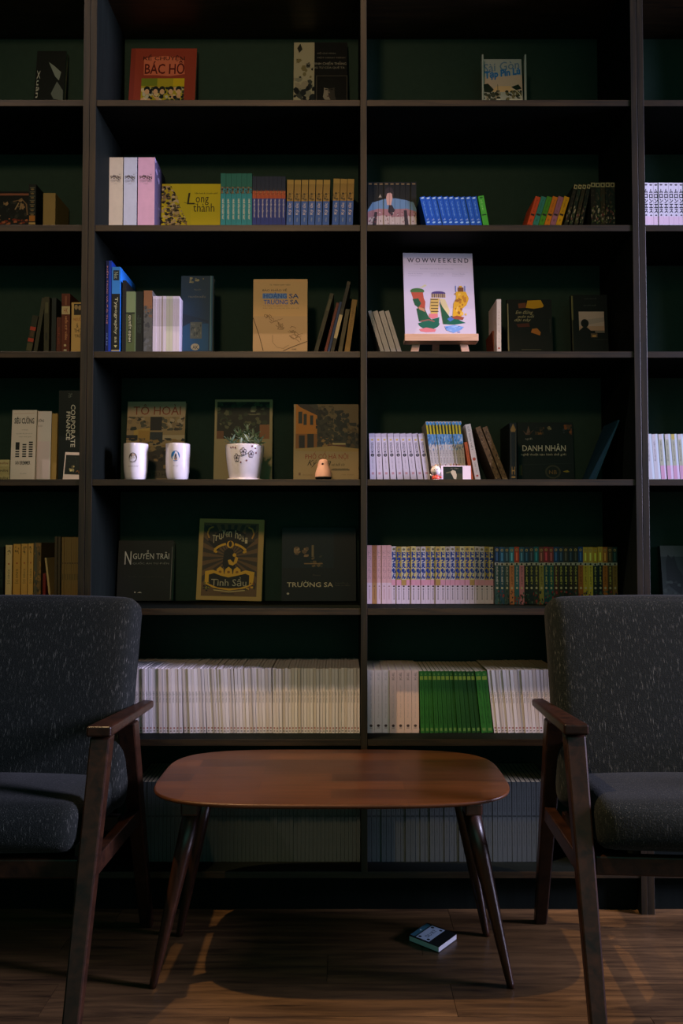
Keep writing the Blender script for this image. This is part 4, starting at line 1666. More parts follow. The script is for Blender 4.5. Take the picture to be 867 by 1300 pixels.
def photo_card(name, label, x0, x1, yt, row, Y, tilt, fn, roll=0):
    a = math.radians(tilt)
    zb = LEVELS[row]
    te = math.tan(math.atan((CY - yt) / F) + PITCH)
    H = (CAM_H - zb + (Y - CAM_Y) * te) / (math.cos(a) - math.sin(a) * te)
    X0, X1 = x_at(x0, Y, zb), x_at(x1, Y, zb)
    up = (X1 - X0) * math.sin(math.radians(roll)) if roll > 0 else 0
    o = tag(link(name, MB().box(0, 0, 0, X1 - X0, 0.0012, H).mesh(name, paint((228, 208, 204), 0.35)), None, (X0, Y, zb + 0.0008 + up), (-a, math.radians(roll), 0)), label, 'photo')
    p = Print(X1 - X0, H)
    fn(p)
    link('photo_print', p.mesh('photo_print'), o)
    return o


def art_polaroid(p):
    p.rect(0.06, 0.20, 0.94, 0.90, (20, 30, 28))
    p.blobs(0.30, 0.28, 0.60, 0.52, 12, 0.10, 0.07, [(206, 190, 130), (160, 150, 110), (90, 84, 60)], 51)
    p.blobs(0.70, 0.24, 0.92, 0.36, 8, 0.06, 0.04, [(150, 96, 40), (96, 64, 36)], 52)
    p.blobs(0.08, 0.5, 0.9, 0.86, 10, 0.08, 0.03, [(34, 48, 44), (44, 56, 50)], 53)


photo_card('instant_photo', 'instant photo with white border leaning on the CORPORATE FINANCE textbook', 79.5, 102.3, 575, 3, 0.055, 8, art_polaroid, roll=2)


def art_tohoai(p):
    p.rect(0, 0, 1, 1, (176, 152, 120))
    p.text('TÔ HOÀI', 0.10, 0.825, 0.92, 0.965, (136, 66, 40), bold=0.0)
    p.rect(0, 0.40, 1, 0.80, (160, 136, 96))
    p.blobs(0, 0.62, 1, 0.80, 60, 0.07, 0.04, [(50, 58, 50), (84, 84, 70), (140, 120, 90), (60, 56, 50), (180, 160, 130)], 54)
    p.rect(0.40, 0.62, 0.60, 0.80, (36, 40, 40))
    p.poly([(0.12, 0.62), (0.40, 0.66), (0.40, 0.54), (0.12, 0.54)], (190, 156, 80))
    p.rect(0.20, 0.40, 0.40, 0.62, (176, 136, 66))
    p.rect(0.0, 0.50, 0.19, 0.56, (40, 46, 46))
    p.rect(0.40, 0.46, 0.62, 0.60, (44, 56, 60))
    p.rect(0.62, 0.50, 1, 0.56, (186, 166, 130))
    p.blobs(0, 0.40, 1, 0.52, 40, 0.09, 0.03, [(60, 56, 46), (150, 120, 70), (96, 88, 70), (40, 44, 44)], 55)
    p.rect(0.0, 0.0, 1, 0.40, (56, 56, 50))
    p.blobs(0, 0.12, 1, 0.42, 60, 0.08, 0.05, [(40, 44, 42), (70, 66, 54), (110, 96, 66), (34, 38, 38), (150, 126, 84)], 56)
    p.rect(0, 0, 1, 0.10, (84, 80, 66))
    p.text('CHUYỆN CŨ HÀ NỘI', 0.06, 0.015, 0.94, 0.085, (34, 36, 34), bold=0.02)


display_book('story_book', 'TÔ HOÀI book with an old street photograph behind two white cups', 'book', None, 158.5, 233, 511, 3, 7, 0.02, (150, 128, 100), art_tohoai)

# white cups
M_CERAMIC = paint((232, 222, 226), 0.22, 0.5, 'white_ceramic')


def cup(label, xc, Y, emblem):
    sc = px_scale(Y, LEVELS[3])
    R = 15.3 * sc
    H = z_at(564, Y) - LEVELS[3]
    root = tag(empty('cup', (x_at(xc, Y, LEVELS[3]), Y, LEVELS[3] + 0.0004)), label, 'cup', 'two white cups before a book')
    prof = [(0, 0.0), (R * 0.62, 0.0), (R * 0.74, 0.002), (R * 0.88, H * 0.12), (R * 0.96, H * 0.28), (R * 0.995, H * 0.5), (R, H * 0.8), (R, H * 0.985), (R * 0.985, H),
            (R * 0.955, H), (R * 0.94, H * 0.98), (R * 0.93, H * 0.5), (R * 0.80, H * 0.12), (0, H * 0.06)]
    cb = build(MB().lathe(prof, 40), 'cup_body', M_CERAMIC, root, smooth=True)
    p = Print(1, 1, 0.000012)
    emblem(p)
    # wrap the print on the side facing the room

    def fn(u, v, z):
        a = (u - 0.5) * 2.0
        zz = v * H
        t = zz / H
        r = R * (0.995 + 0.005 * min(1, max(0, (t - 0.5) / 0.3))) if t >= 0.5 else R * (0.96 + 0.035 * max(0, (t - 0.28)) / 0.22)
        r += 0.0004 + z
        return (r * math.sin(a), -r * math.cos(a), zz)
    link('emblem', p.mesh('emblem', fn), cb)
    return root


def fine_ell(p, u, v, ru, rv, col, a0=0, a1=360):
    p.ell(u, v, ru, rv, col, 24, a0, a1)


def emb_brown(p):
    fine_ell(p, 0.5, 0.62, 0.17, 0.125, (92, 84, 80))
    p.poly([(0.34, 0.58), (0.40, 0.66), (0.46, 0.60), (0.52, 0.70), (0.60, 0.60), (0.66, 0.58), (0.62, 0.53), (0.38, 0.53)], (196, 186, 180))
    p.rect(0.46, 0.66, 0.50, 0.72, (190, 150, 120))
    p.rect(0.54, 0.66, 0.58, 0.72, (190, 150, 120))
    for k in range(5):
        p.line([(0.30 + 0.02 * k, 0.57 - 0.022 * k), (0.68 - 0.02 * k, 0.57 - 0.022 * k)], 0.006, (150, 144, 140))
    p.text('SÀI GÒN CÀ PHÊ', 0.30, 0.385, 0.72, 0.410, (110, 100, 104))


def emb_blue(p):
    fine_ell(p, 0.5, 0.66, 0.18, 0.135, (44, 112, 170))
    p.poly([(0.34, 0.60), (0.42, 0.66), (0.48, 0.60), (0.52, 0.64), (0.58, 0.66), (0.66, 0.60), (0.60, 0.54), (0.5, 0.525), (0.40, 0.54)], (216, 210, 206))
    p.poly([(0.46, 0.58), (0.50, 0.72), (0.54, 0.72), (0.57, 0.58)], (54, 50, 56))
    p.rect(0.49, 0.545, 0.55, 0.60, (170, 120, 90))
    p.text('Đà Lạt', 0.40, 0.385, 0.62, 0.420, (150, 140, 144))


cup('white cup with a small grey-brown round emblem before the TÔ HOÀI book', 172.3, 0.13, emb_brown)
cup('white cup with a small blue round emblem before the TÔ HOÀI book', 225.5, 0.13, emb_blue)


def art_greenpic(p):
    p.rect(0, 0, 1, 1, (170, 152, 108))
    p.rect(0.04, 0.50, 0.95, 0.97, (26, 36, 28))
    p.blobs(0.04, 0.62, 0.95, 0.97, 80, 0.08, 0.05, [(24, 40, 30), (40, 60, 40), (20, 28, 24), (60, 76, 50), (96, 100, 70)], 57)
    p.rect(0.78, 0.50, 0.95, 0.68, (150, 96, 56))
    p.rect(0.04, 0.50, 0.16, 0.60, (120, 78, 50))
    p.blobs(0.55, 0.80, 0.90, 0.90, 8, 0.09, 0.015, [(150, 150, 120), (120, 120, 90)], 58)


display_book('photo_book', 'book with dark foliage picture in a tan border behind the potted plant', 'book', None, 271, 345, 508, 3, 6, 0.015, (160, 142, 100), art_greenpic)

# ------------------------------------------------------------------ potted plant
PY = 0.13
psc = px_scale(PY, LEVELS[3])
PX = x_at(310.5, PY, LEVELS[3])
pot_root = tag(empty('potted_plant', (PX, PY, LEVELS[3] + 0.0004)), 'small succulent in a white pot with dark blossom print', 'plant')
PH = z_at(565.5, PY) - LEVELS[3] - 0.001
RT, RB = 24.6 * psc, 18.5 * psc
build(MB().lathe([(0, 0), (20.5 * psc, 0), (21.2 * psc, 0.002), (22 * psc, 0.010), (21.2 * psc, 0.010), (19.6 * psc, 0.004), (0, 0.004)], 40), 'saucer', M_CERAMIC, pot_root, smooth=True)
prof = [(0, 0.0045), (RB, 0.0045), (RB * 1.02, 0.008), (RB + (RT - RB) * 0.45, PH * 0.35), (RT * 0.985, PH * 0.80), (RT, PH * 0.97), (RT * 0.99, PH), (RT * 0.92, PH), (RT * 0.90, PH * 0.90), (RT * 0.88, PH * 0.80), (0, PH * 0.80)]
pot_ = build(MB().lathe(prof, 44), 'pot', M_CERAMIC, pot_root, smooth=True)
build(MB().lathe([(RT * 0.885, PH * 0.81), (RT * 0.5, PH * 0.86), (0, PH * 0.87)], 30), 'soil', paint((40, 30, 24), 0.95), pot_root, smooth=True)


def pot_r(z):
    pts = [(0.008, RB * 1.02), (PH * 0.35, RB + (RT - RB) * 0.45), (PH * 0.80, RT * 0.985), (PH * 0.97, RT)]
    for (a, ra), (b, rb) in zip(pts, pts[1:]):
        if z <= b:
            return ra + (rb - ra) * max(0, (z - a) / (b - a))
    return RT


pp = Print(1, 1, 0.000012)
DK = (40, 36, 50)
for (u, v, s) in ((0.36, 0.62, 0.055), (0.52, 0.78, 0.055), (0.70, 0.72, 0.05)):
    for k in range(5):
        a = math.radians(90 + 72 * k)
        pp.ell(u + s * 0.75 * math.cos(a), v + s * 1.15 * math.sin(a), s * 0.62, s * 0.95, DK, 10)
        pp.ell(u + s * 0.75 * math.cos(a), v + s * 1.15 * math.sin(a), s * 0.40, s * 0.66, (206, 196, 204), 10)
    pp.ell(u, v, s * 0.3, s * 0.45, DK, 8)
pp.line([(0.40, 0.68), (0.50, 0.66), (0.62, 0.74)], 0.012, DK)
for (u, v) in ((0.22, 0.90), (0.28, 0.905), (0.34, 0.89), (0.46, 0.50), (0.60, 0.55), (0.72, 0.93), (0.80, 0.88), (0.82, 0.76)):
    pp.ell(u, v, 0.018, 0.026, (110, 40, 60), 8)
link('blossom_print', pp.mesh('blossom_print', lambda u, v, z: ((pot_r(v * PH) + 0.0005 + z) * math.sin((u - 0.5) * 2.3), -(pot_r(v * PH) + 0.0005 + z) * math.cos((u - 0.5) * 2.3), v * PH)), pot_)

M_LEAF = paint((142, 168, 140), 0.5, 0.35, 'succulent_leaf')
M_LEAF2 = paint((206, 216, 188), 0.5, 0.35, 'succulent_leaf_pale')


def leaf_mesh(L, wd, bend, mat):
    m = MB()
    n = 7
    vs, fs = [], []
    for i in range(n + 1):
        t = i / n
        ww = wd * (math.sin(math.pi * min(1, t * 0.92 + 0.08)) ** 0.7) * (1 - 0.25 * t)
        z = bend * t * t
        th = 0.0016 * (1 - t * 0.8)
        vs += [(-ww / 2, L * t, z + 0.0018), (0, L * t, z - th), (ww / 2, L * t, z + 0.0018), (0, L * t, z + th)]
    for i in range(n):
        a, b = 4 * i, 4 * (i + 1)
        for j in range(4):
            k = (j + 1) % 4
            fs.append((a + j, a + k, b + k, b + j))
    fs.append((0, 1, 2, 3))
    fs.append((4 * n + 3, 4 * n + 2, 4 * n + 1, 4 * n))
    m.add(vs, fs)
    return m.mesh('leaf', mat)


LM = [leaf_mesh(0.046, 0.0150, 0.006, M_LEAF), leaf_mesh(0.040, 0.0135, -0.008, M_LEAF2), leaf_mesh(0.042, 0.0140, 0.010, M_LEAF2), leaf_mesh(0.034, 0.0125, 0.002, M_LEAF)]
rl = random.Random(9)
STEM = paint((80, 90, 60), 0.7, name='succulent_stem')
for (sx, sy, hh) in ((-0.034, -0.012, 0.026), (-0.016, 0.012, 0.050), (0.012, -0.016, 0.030), (0.032, 0.000, 0.034), (0.006, 0.016, 0.068), (-0.010, -0.026, 0.016), (0.022, 0.022, 0.054), (0.038, -0.016, 0.018)):
    base = Vector((sx * 0.75, sy * 0.75, PH * 0.86))
    tip = Vector((sx * 1.1, sy * 1.1, PH * 0.86 + hh))
    stem = build(MB().tube(base, tip, 0.0018, 0.0014, 6), 'stem', STEM, pot_root)
    nl = 13
    for k in range(nl):
        o = link('leaf', LM[rl.randrange(4)], stem)
        t = 0.70 + 0.30 * k / (nl - 1)
        o.location = base.lerp(tip, t)
        pitch = math.radians(4 + 66 * (k / (nl - 1)) ** 2 + rl.uniform(-10, 10))
        o.rotation_euler = (pitch, rl.uniform(-0.35, 0.35), k * 2.399 + sx * 100)
        s = rl.uniform(0.72, 1.0) * (1.0 - 0.45 * k / nl)
        o.scale = (s, s, s)


def art_hanoi(p):
    p.rect(0, 0, 1, 1, (176, 150, 108))
    p.rect(0.03, 0.40, 1, 1, (60, 60, 50))
    p.poly([(0.36, 1), (1, 1), (1, 0.60), (0.6, 0.55), (0.5, 0.7)], (112, 96, 66))
    p.poly([(0.03, 1), (0.12, 1), (0.36, 0.86), (0.36, 0.42), (0.03, 0.40)], (196, 122, 40))
    p.poly([(0.05, 1), (0.22, 1), (0.40, 0.88), (0.38, 0.84), (0.10, 0.96)], (52, 46, 40))
    for (u0, v0, u1, v1) in ((0.07, 0.74, 0.13, 0.90), (0.15, 0.72, 0.20, 0.87), (0.25, 0.72, 0.30, 0.85)):
        p.rect(u0, v0, u1, v1, (40, 52, 50))
    p.rect(0.03, 0.40, 0.36, 0.60, (150, 96, 46))
    for (u0, u1, v1) in ((0.08, 0.17, 0.58), (0.21, 0.31, 0.60)):
        p.rect(u0, 0.41, u1, v1, (36, 40, 40))
    p.blobs(0.34, 0.55, 0.62, 0.98, 70, 0.06, 0.05, [(40, 44, 38), (60, 60, 48), (30, 34, 32), (84, 74, 52)], 60)
    p.blobs(0.62, 0.50, 0.86, 0.92, 70, 0.06, 0.05, [(34, 44, 42), (44, 52, 46), (28, 36, 34)], 61)
    p.blobs(0.82, 0.42, 1.0, 0.75, 40, 0.06, 0.05, [(36, 44, 42), (90, 76, 50), (30, 36, 34)], 62)
    p.blobs(0.36, 0.42, 0.62, 0.56, 30, 0.05, 0.03, [(130, 92, 46), (50, 48, 40), (160, 124, 70)], 63)
    p.rect(0.60, 0.455, 0.80, 0.475, (196, 176, 120))
    p.rect(0.52, 0.43, 0.80, 0.455, (110, 70, 50))
    p.poly([(0.03, 0.40), (0.36, 0.42), (0.6, 0.44), (1, 0.40), (1, 0.36), (0.03, 0.37)], (176, 146, 90))
    p.text('PHỐ CỔ HÀ NỘI', 0.18, 0.245, 0.84, 0.36, (150, 66, 46), bold=0.0)
    p.text('Ký hoạ', 0.20, 0.15, 0.54, 0.25, (54, 48, 40), skew=0.15)
    p.text('và hồi ức', 0.58, 0.17, 0.78, 0.215, (54, 48, 40), skew=0.1)
    p.rect(0.58, 0.11, 0.86, 0.125, (100, 90, 66))
    p.text('HANOI OLD QUARTER', 0.60, 0.125, 0.84, 0.14, (54, 48, 40))
    p.rect(0.08, 0.045, 0.11, 0.08, (130, 100, 80))
    p.text('Nhà xuất bản', 0.14, 0.045, 0.30, 0.06, (130, 112, 84))
    p.text('Hà Nội', 0.74, 0.045, 0.92, 0.06, (130, 112, 84))


display_book('sketch_book', 'PHỐ CỔ HÀ NỘI book with a yellow house on its cover', 'book', None, 372.5, 455.3, 514, 3, 5, 0.014, (170, 146, 104), art_hanoi, Y=0.16)

# egg-shaped bird ornament
BY = 0.10
bsc = px_scale(BY, LEVELS[3])
br = tag(empty('bird_figurine', (x_at(410.5, BY, LEVELS[3]), BY, LEVELS[3] + 0.0004)), 'small pink egg-shaped bird ornament with black base', 'figurine')
BH = z_at(583, BY) - LEVELS[3]
BRd = 10.6 * bsc
body = [(1.0, 0.20), (0.995, 0.28), (0.93, 0.42), (0.80, 0.58), (0.68, 0.70), (0.62, 0.80), (0.58, 0.88), (0.46, 0.955), (0.25, 0.99), (0, 1.0)]
bb = build(MB().lathe([(r * BRd, z * BH) for r, z in body], 32), 'body', paint((226, 176, 158), 0.4, 0.4), br, smooth=True)
build(MB().lathe([(0, 0), (0.55 * BRd, 0), (0.82 * BRd, 0.06 * BH), (0.97 * BRd, 0.14 * BH), (1.0 * BRd, 0.20 * BH)], 32), 'base', paint((24, 30, 34), 0.4, 0.4), br, smooth=True)
ea_ = math.radians(-8)
er = 0.60 * BRd
build(MB().lathe([(0, -1.6 * bsc), (1.2 * bsc, -1.0 * bsc), (1.6 * bsc, 0), (1.2 * bsc, 1.0 * bsc), (0, 1.6 * bsc)], 12), 'eye', paint((70, 24, 24), 0.3), bb,
      (er * math.sin(ea_), -er * math.cos(ea_) + 0.0005, 0.76 * BH), smooth=True)
build(MB().lathe([(0.6 * bsc * 1.6, 0), (0, 2.6 * bsc)], 8), 'beak', paint((206, 130, 90), 0.4), bb, (-0.6 * BRd, -0.12 * BRd, 0.74 * BH), (0, math.radians(-95), 0))

# right bay of the fourth row


def sp_numbered(w, h, i):
    p = Print(w, h)
    g = 1 - 0.0 * i
    p.rect(0, 0, 1, 1, (216, 204, 218))
    p.rect(0, 0.92, 1, 1, (200, 188, 204))
    p.ell(0.5, 0.86, 0.22, 0.02, (216, 180, 100), 10)
    p.text('KINGDOM', 0.26, 0.58, 0.72, 0.80, (64, 60, 74), rot=-90, bold=0.02)
    p.ell(0.5, 0.525, 0.30, 0.036, (50, 46, 54), 14)
    p.text(str(i + 2), 0.40, 0.505, 0.60, 0.545, (206, 196, 206))
    p.text('truyện tranh', 0.38, 0.22, 0.62, 0.46, (150, 140, 152), rot=-90)
    p.rect(0.30, 0.10, 0.70, 0.15, (200, 150, 160))
    return p


sp_numbered.each = True
spine_series('numbered_comic', lambda i: 'white comic volume with number %d in a dark circle on its spine' % (i + 2), 'book', 'nine numbered white comics', 470, 547.5, 9, 550, 3, 0.14, 0.12, (216, 204, 218), sp_numbered, lean=(-1.5, -8), fill=0.95)


def sp_yellowtop(w, h, i):
    p = Print(w, h)
    p.rect(0, 0, 1, 1, (206, 198, 196))
    p.rect(0, 0.78, 1, 0.96, (196, 176, 40))
    p.rect(0.55, 0.78, 1, 0.96, (40, 52, 40))
    p.ell(0.5, 0.965, 0.45, 0.03, (70, 140, 196), 12)
    p.rect(0, 0.60, 1, 0.78, (96, 150, 200))
    p.blobs(0, 0.50, 1, 0.76, 16, 0.25, 0.04, [(60, 110, 170), (150, 190, 220), (206, 206, 206), (50, 70, 100)], 70 + i)
    p.text('BIỆT ĐỘI', 0.3, 0.28, 0.7, 0.50, (60, 60, 76), rot=-90, bold=0.03)
    p.blobs(0, 0.10, 1, 0.27, 16, 0.3, 0.03, [(206, 96, 90), (226, 160, 150), (220, 190, 120), (120, 50, 60), (230, 220, 214)], 90 + i)
    p.rect(0, 0, 1, 0.08, (214, 206, 206))
    return p


sp_yellowtop.each = True
spine_series('thin_comic', 'thin comic with blue and yellow spine top leaning in a row of eleven', 'book', 'eleven blue and yellow topped comics', 549.5, 593, 11, 535, 3, 0.135, 0.12, (206, 198, 196), sp_yellowtop, lean=(-9, -7), fill=0.95)
lean_book('orange_booklet', 'short thin orange-brown booklet leaning against white thick comic', 597, 589.5, 561, 3, 0.125, 0.12, 3.8, (176, 84, 44), sp_plain((176, 84, 44)))


def sp_letters(w, h, i):
    p = Print(w, h)
    p.rect(0, 0, 1, 1, (206, 198, 188))
    p.text('CỔ TÍCH VIỆT', 0.25, 0.52, 0.75, 0.96, (90, 84, 84), rot=-90, bold=0.02)
    p.ell(0.5, 0.36, 0.3, 0.03, (170, 80, 60), 10)
    p.text('tập hai', 0.35, 0.12, 0.65, 0.30, (150, 140, 130), rot=-90)
    p.rect(0.3, 0.04, 0.7, 0.07, (170, 70, 60))
    return p


lean_book('white_comic', 'thick greyish white leaning comic at the end of blue-topped comics', 603.2, 590.6, 538, 3, 0.135, 0.12, 7.0, (206, 198, 188), sp_letters)


def sp_brownlean(w, h, i):
    p = Print(w, h)
    p.rect(0, 0, 1, 1, (110, 84, 58))
    p.blobs(0, 0, 1, 1, 40, 0.3, 0.03, [(130, 100, 70), (84, 62, 46), (150, 124, 96), (60, 50, 42)], 99)
    return p


lean_book('brown_paperback', 'dark brown paperback leaning steeply beside the white thick comic', 629, 603, 541, 3, 0.14, 0.12, 7.0, (80, 62, 46), sp_brownlean)
lean_book('brown_paperback', 'mottled paperback with pale edge leaning against another brown one', 638.0, 612, 541, 3, 0.14, 0.12, 6.5, (140, 118, 96), sp_brownlean, pages=(206, 190, 170))


def sp_gold(w, h, i):
    p = Print(w, h)
    p.rect(0, 0, 1, 1, (22, 28, 28))
    G = (130, 100, 50)
    p.poly([(0.1, 0.88), (0.5, 0.99), (0.9, 0.88), (0.8, 0.84), (0.2, 0.84)], G)
    p.rect(0.12, 0.2, 0.2, 0.84, (60, 56, 40))
    p.rect(0.8, 0.2, 0.88, 0.84, (60, 56, 40))
    p.text('H', 0.25, 0.08, 0.75, 0.22, G, bold=0.03)
    p.rect(0.2, 0.02, 0.8, 0.05, G)
    return p


spine_series('ornate_volume', 'black volume with gold arch ornament on its spine', 'book', None, 647.5, 656.5, 1, 537, 3, 0.12, 0.14, (22, 28, 28), sp_gold, hard=True)


def art_danhnhan(p):
    p.rect(0, 0, 1, 1, (20, 28, 29))
    p.text('người', 0.14, 0.68, 0.26, 0.73, (160, 156, 146))
    p.text('DANH NHÂN', 0.085, 0.49, 0.86, 0.62, (216, 208, 190), bold=0.005)
    p.text('nghệ thuật tạo hình thế giới', 0.06, 0.40, 0.86, 0.46, (196, 184, 160))
    p.poly([(0.10, 0.86), (0.16, 0.80), (0.20, 0.94), (0.24, 0.80), (0.30, 0.87), (0.22, 0.78), (0.15, 0.78)], (110, 86, 76))
    p.blobs(0.32, 0.78, 0.48, 0.92, 14, 0.05, 0.05, [(120, 80, 40), (70, 54, 36), (40, 40, 36)], 101)
    p.blobs(0.54, 0.86, 0.62, 0.93, 6, 0.04, 0.03, [(130, 120, 90), (90, 84, 66)], 102)
    p.blobs(0.82, 0.78, 0.98, 0.96, 14, 0.05, 0.05, [(130, 74, 36), (90, 60, 40), (50, 56, 60)], 103)
    p.ell(0.62, 0.12, 0.14, 0.12, (66, 64, 50))
    p.ell(0.62, 0.12, 0.11, 0.095, (26, 32, 30))
    p.text('NB', 0.55, 0.08, 0.69, 0.15, (120, 92, 50), bold=0.02)
    p.poly([(0.80, 0.13), (0.88, 0.15), (0.92, 0.12), (0.86, 0.11)], (150, 130, 40))
    p.line([(0.05, 0.25), (0.95, 0.27)], 0.004, (50, 56, 52))
    p.rect(0.02, 0.06, 0.07, 0.24, (96, 74, 40))


display_book('art_book', 'dark DANH NHÂN book with white title and small emblems', 'book', None, 658, 729, 537, 3, 4, 0.018, (20, 28, 29), art_danhnhan)
lean_book('blue_folder', 'thin dark blue folder leaning alone past the DANH NHÂN book', 755, 786, 533, 3, 0.08, 0.13, 2.2, (24, 60, 84))

# small figurine and photo card
FY = 0.085
fs_ = px_scale(FY, LEVELS[3])
fg = tag(empty('figurine', (x_at(553.2, FY, LEVELS[3]), FY, LEVELS[3] + 0.0004)), 'tiny round-headed white figurine in a red jacket', 'figurine')
FH = z_at(590.5, FY) - LEVELS[3]
u_ = FH / 21.0
WH = paint((232, 220, 224), 0.3, 0.45, 'white_glaze')
RDm = paint((206, 78, 62), 0.4, 0.4, 'red_glaze')
build(MB().lathe([(0, 0), (5.2 * u_, 0), (5.6 * u_, 0.8 * u_), (5.2 * u_, 2.4 * u_), (0, 2.6 * u_)], 24), 'base', WH, fg, smooth=True)
build(MB().lathe([(0, 2.3 * u_), (5.0 * u_, 2.3 * u_), (5.2 * u_, 4.0 * u_), (4.4 * u_, 6.5 * u_), (2.6 * u_, 8.2 * u_), (0, 8.8 * u_)], 24), 'jacket', RDm, fg, smooth=True)
hd = [(6.5 * u_ * math.sin(math.pi * k / 12), (13.6 - 6.2 * math.cos(math.pi * k / 12)) * u_) for k in range(13)]
hd[0], hd[-1] = (0, hd[0][1]), (0, hd[-1][1])
fhead = build(MB().lathe(hd, 28), 'head', WH, fg, smooth=True)
build(MB().lathe([(0, 19.2 * u_), (1.6 * u_, 19.6 * u_), (1.2 * u_, 20.6 * u_), (0, 21 * u_)], 12), 'bobble', paint((220, 190, 120), 0.5), fg, smooth=True)
for sx in (-1, 1):
    build(MB().tube((sx * 4.2 * u_, 0, 6.2 * u_), (sx * 7.2 * u_, -1.5 * u_, 8.4 * u_ if sx < 0 else 4.6 * u_), 1.3 * u_, 1.1 * u_, 10), 'arm', RDm if sx > 0 else WH, fg, smooth=True)
    build(MB().lathe([(0, -0.9 * u_), (0.8 * u_, 0), (0, 0.9 * u_)], 10), 'eye', paint((40, 32, 36), 0.3), fhead, (sx * 1.7 * u_ - 0.6 * u_, -6.1 * u_, 15.0 * u_), smooth=True)


def art_photo(p):
    p.rect(0, 0, 1, 1, (226, 210, 226))
    p.rect(0.06, 0.08, 0.72, 0.94, (22, 32, 26))
    p.rect(0.42, 0.08, 0.72, 0.5, (50, 50, 34))
    p.poly([(0.30, 0.60), (0.38, 0.72), (0.48, 0.66), (0.52, 0.40), (0.50, 0.14), (0.42, 0.16), (0.36, 0.42)], (176, 164, 142))
    p.poly([(0.14, 0.56), (0.30, 0.64), (0.34, 0.58), (0.18, 0.50)], (84, 84, 60))
    p.text('kỷ niệm', 0.32, 0.78, 0.58, 0.86, (130, 124, 110))


photo_card('photo_card', 'white-bordered photo card of a pale animal beside the tiny figurine', 560.5, 598, 591.5, 3, 0.095, 6, art_photo)


def sp_pastel(w, h, i):
    p = Print(w, h)
    p.rect(0, 0, 0.62, 1, (176, 176, 150) if i > 1 else (196, 192, 196))
    p.rect(0.62, 0, 1, 1, (206, 216, 226))
    if i > 1:
        p.rect(0, 0, 0.62, 0.30, (206, 156, 180))
        p.rect(0.62, 0, 1, 0.30, (222, 200, 226))
    p.rect(0.1, 0.88, 0.6, 1, (206, 196, 196) if i != 4 else (196, 176, 90))
    p.text('văn chương', 0.15, 0.40, 0.5, 0.84, (110, 106, 110), rot=-90)
    return p


sp_pastel.each = True
spine_series('pastel_paperback', 'pale green and pink slanting paperback on the shelf below the white comics', 'book', 'pastel slanting paperbacks', 824, 888, 8, 551, 3, 0.14, 0.12, (176, 182, 168), sp_pastel, lean=(-4, -3.5), fill=0.93)

# ================================================================== fifth row


def sp_tanold(w, h, i):
    p = Print(w, h)
    base = [(216, 184, 130), (204, 150, 70), (206, 156, 80), (210, 160, 84)][i % 4]
    p.rect(0, 0, 1, 1, base)
    dk = tuple(int(c * 0.5) for c in base)
    p.blobs(0.2, 0.82, 0.8, 0.96, 10, 0.15, 0.03, [dk, tuple(int(c * 0.7) for c in base)], 110 + i)
    p.ell(0.5, 0.68, 0.15, 0.015, (170, 90, 50), 8)
    p.text('KINH DỊ', 0.25, 0.34, 0.72, 0.58, dk, rot=-90)
    p.rect(0.25, 0.03, 0.75, 0.06, dk)
    return p


sp_tanold.each = True
spine_series('old_volume', 'dark book at the edge of the tan row with tiny white letters', 'book', None, -3, 4.2, 1, 694, 4, 0.15, 0.12, (24, 28, 28), sp_blackbk)
for k, (a, b, yt, lb) in enumerate(((6.3, 14.6, 692, 'palest cream volume in the row of four tan ones'), (16.2, 25.4, 691, 'widest golden-tan volume in the row of four tan ones'),
                                    (26.4, 34.2, 690.5, 'golden-tan volume between the widest and the thinnest tan ones'), (35, 41.6, 690, 'thinnest golden-tan volume in the row of four tan ones'))):
    def f(w, h, i, k=k):
        return sp_tanold(w, h, k)
    f.__name__ = 'tan%d' % k
    spine_series('tan_volume', lb, 'book', 'four tan volumes', a, b, 1, yt, 4, 0.15, 0.12, (204, 156, 84), f, fill=0.98)


def sp_mixed(w, h, i):
    p = Print(w, h)
    p.rect(0, 0, 1, 1, (110, 86, 52))
    p.rect(0, 0, 0.45, 1, (90, 84, 66))
    p.blobs(0, 0, 1, 1, 36, 0.25, 0.05, [(130, 96, 56), (74, 70, 56), (150, 110, 60), (60, 56, 46)], 115)
    return p


spine_series('worn_volume', 'worn mottled brown volume after the four tan ones', 'book', None, 42.4, 51.6, 1, 689, 4, 0.15, 0.12, (100, 80, 52), sp_mixed)
spine_series('red_booklet', 'thin dark red booklet standing beside the worn brown volume', 'book', None, 54, 57.4, 1, 728, 4, 0.15, 0.12, (120, 36, 30), sp_plain((120, 36, 30)))
lean_book('cream_booklet', 'short cream booklet leaning to the side against the red booklet', 63, 56, 708, 4, 0.14, 0.10, 2.4, (186, 156, 104))
spine_series('dark_booklet', 'thin dark brown book standing before the dim ruled set', 'book', 'two thin dark brown books', 68.6, 76.4, 2, 681, 4, 0.15, 0.12, (72, 58, 38), None, fill=0.8)


def sp_ruled(w, h, i):
    p = Print(w, h)
    p.rect(0, 0.12, 1, 1, (120, 94, 50))
    p.rect(0, 0, 1, 0.12, (30, 36, 34))
    p.rect(0.2, 0.6, 0.8, 0.62, (80, 60, 36))
    p.rect(0.2, 0.36, 0.8, 0.45, (96, 78, 44))
    return p


spine_series('brown_booklet', 'thin dim brown booklet with dark foot, in a tight set of seven', 'book', 'seven thin brown booklets', 77.6, 99, 7, 682, 4, 0.15, 0.12, (104, 84, 48), sp_ruled)


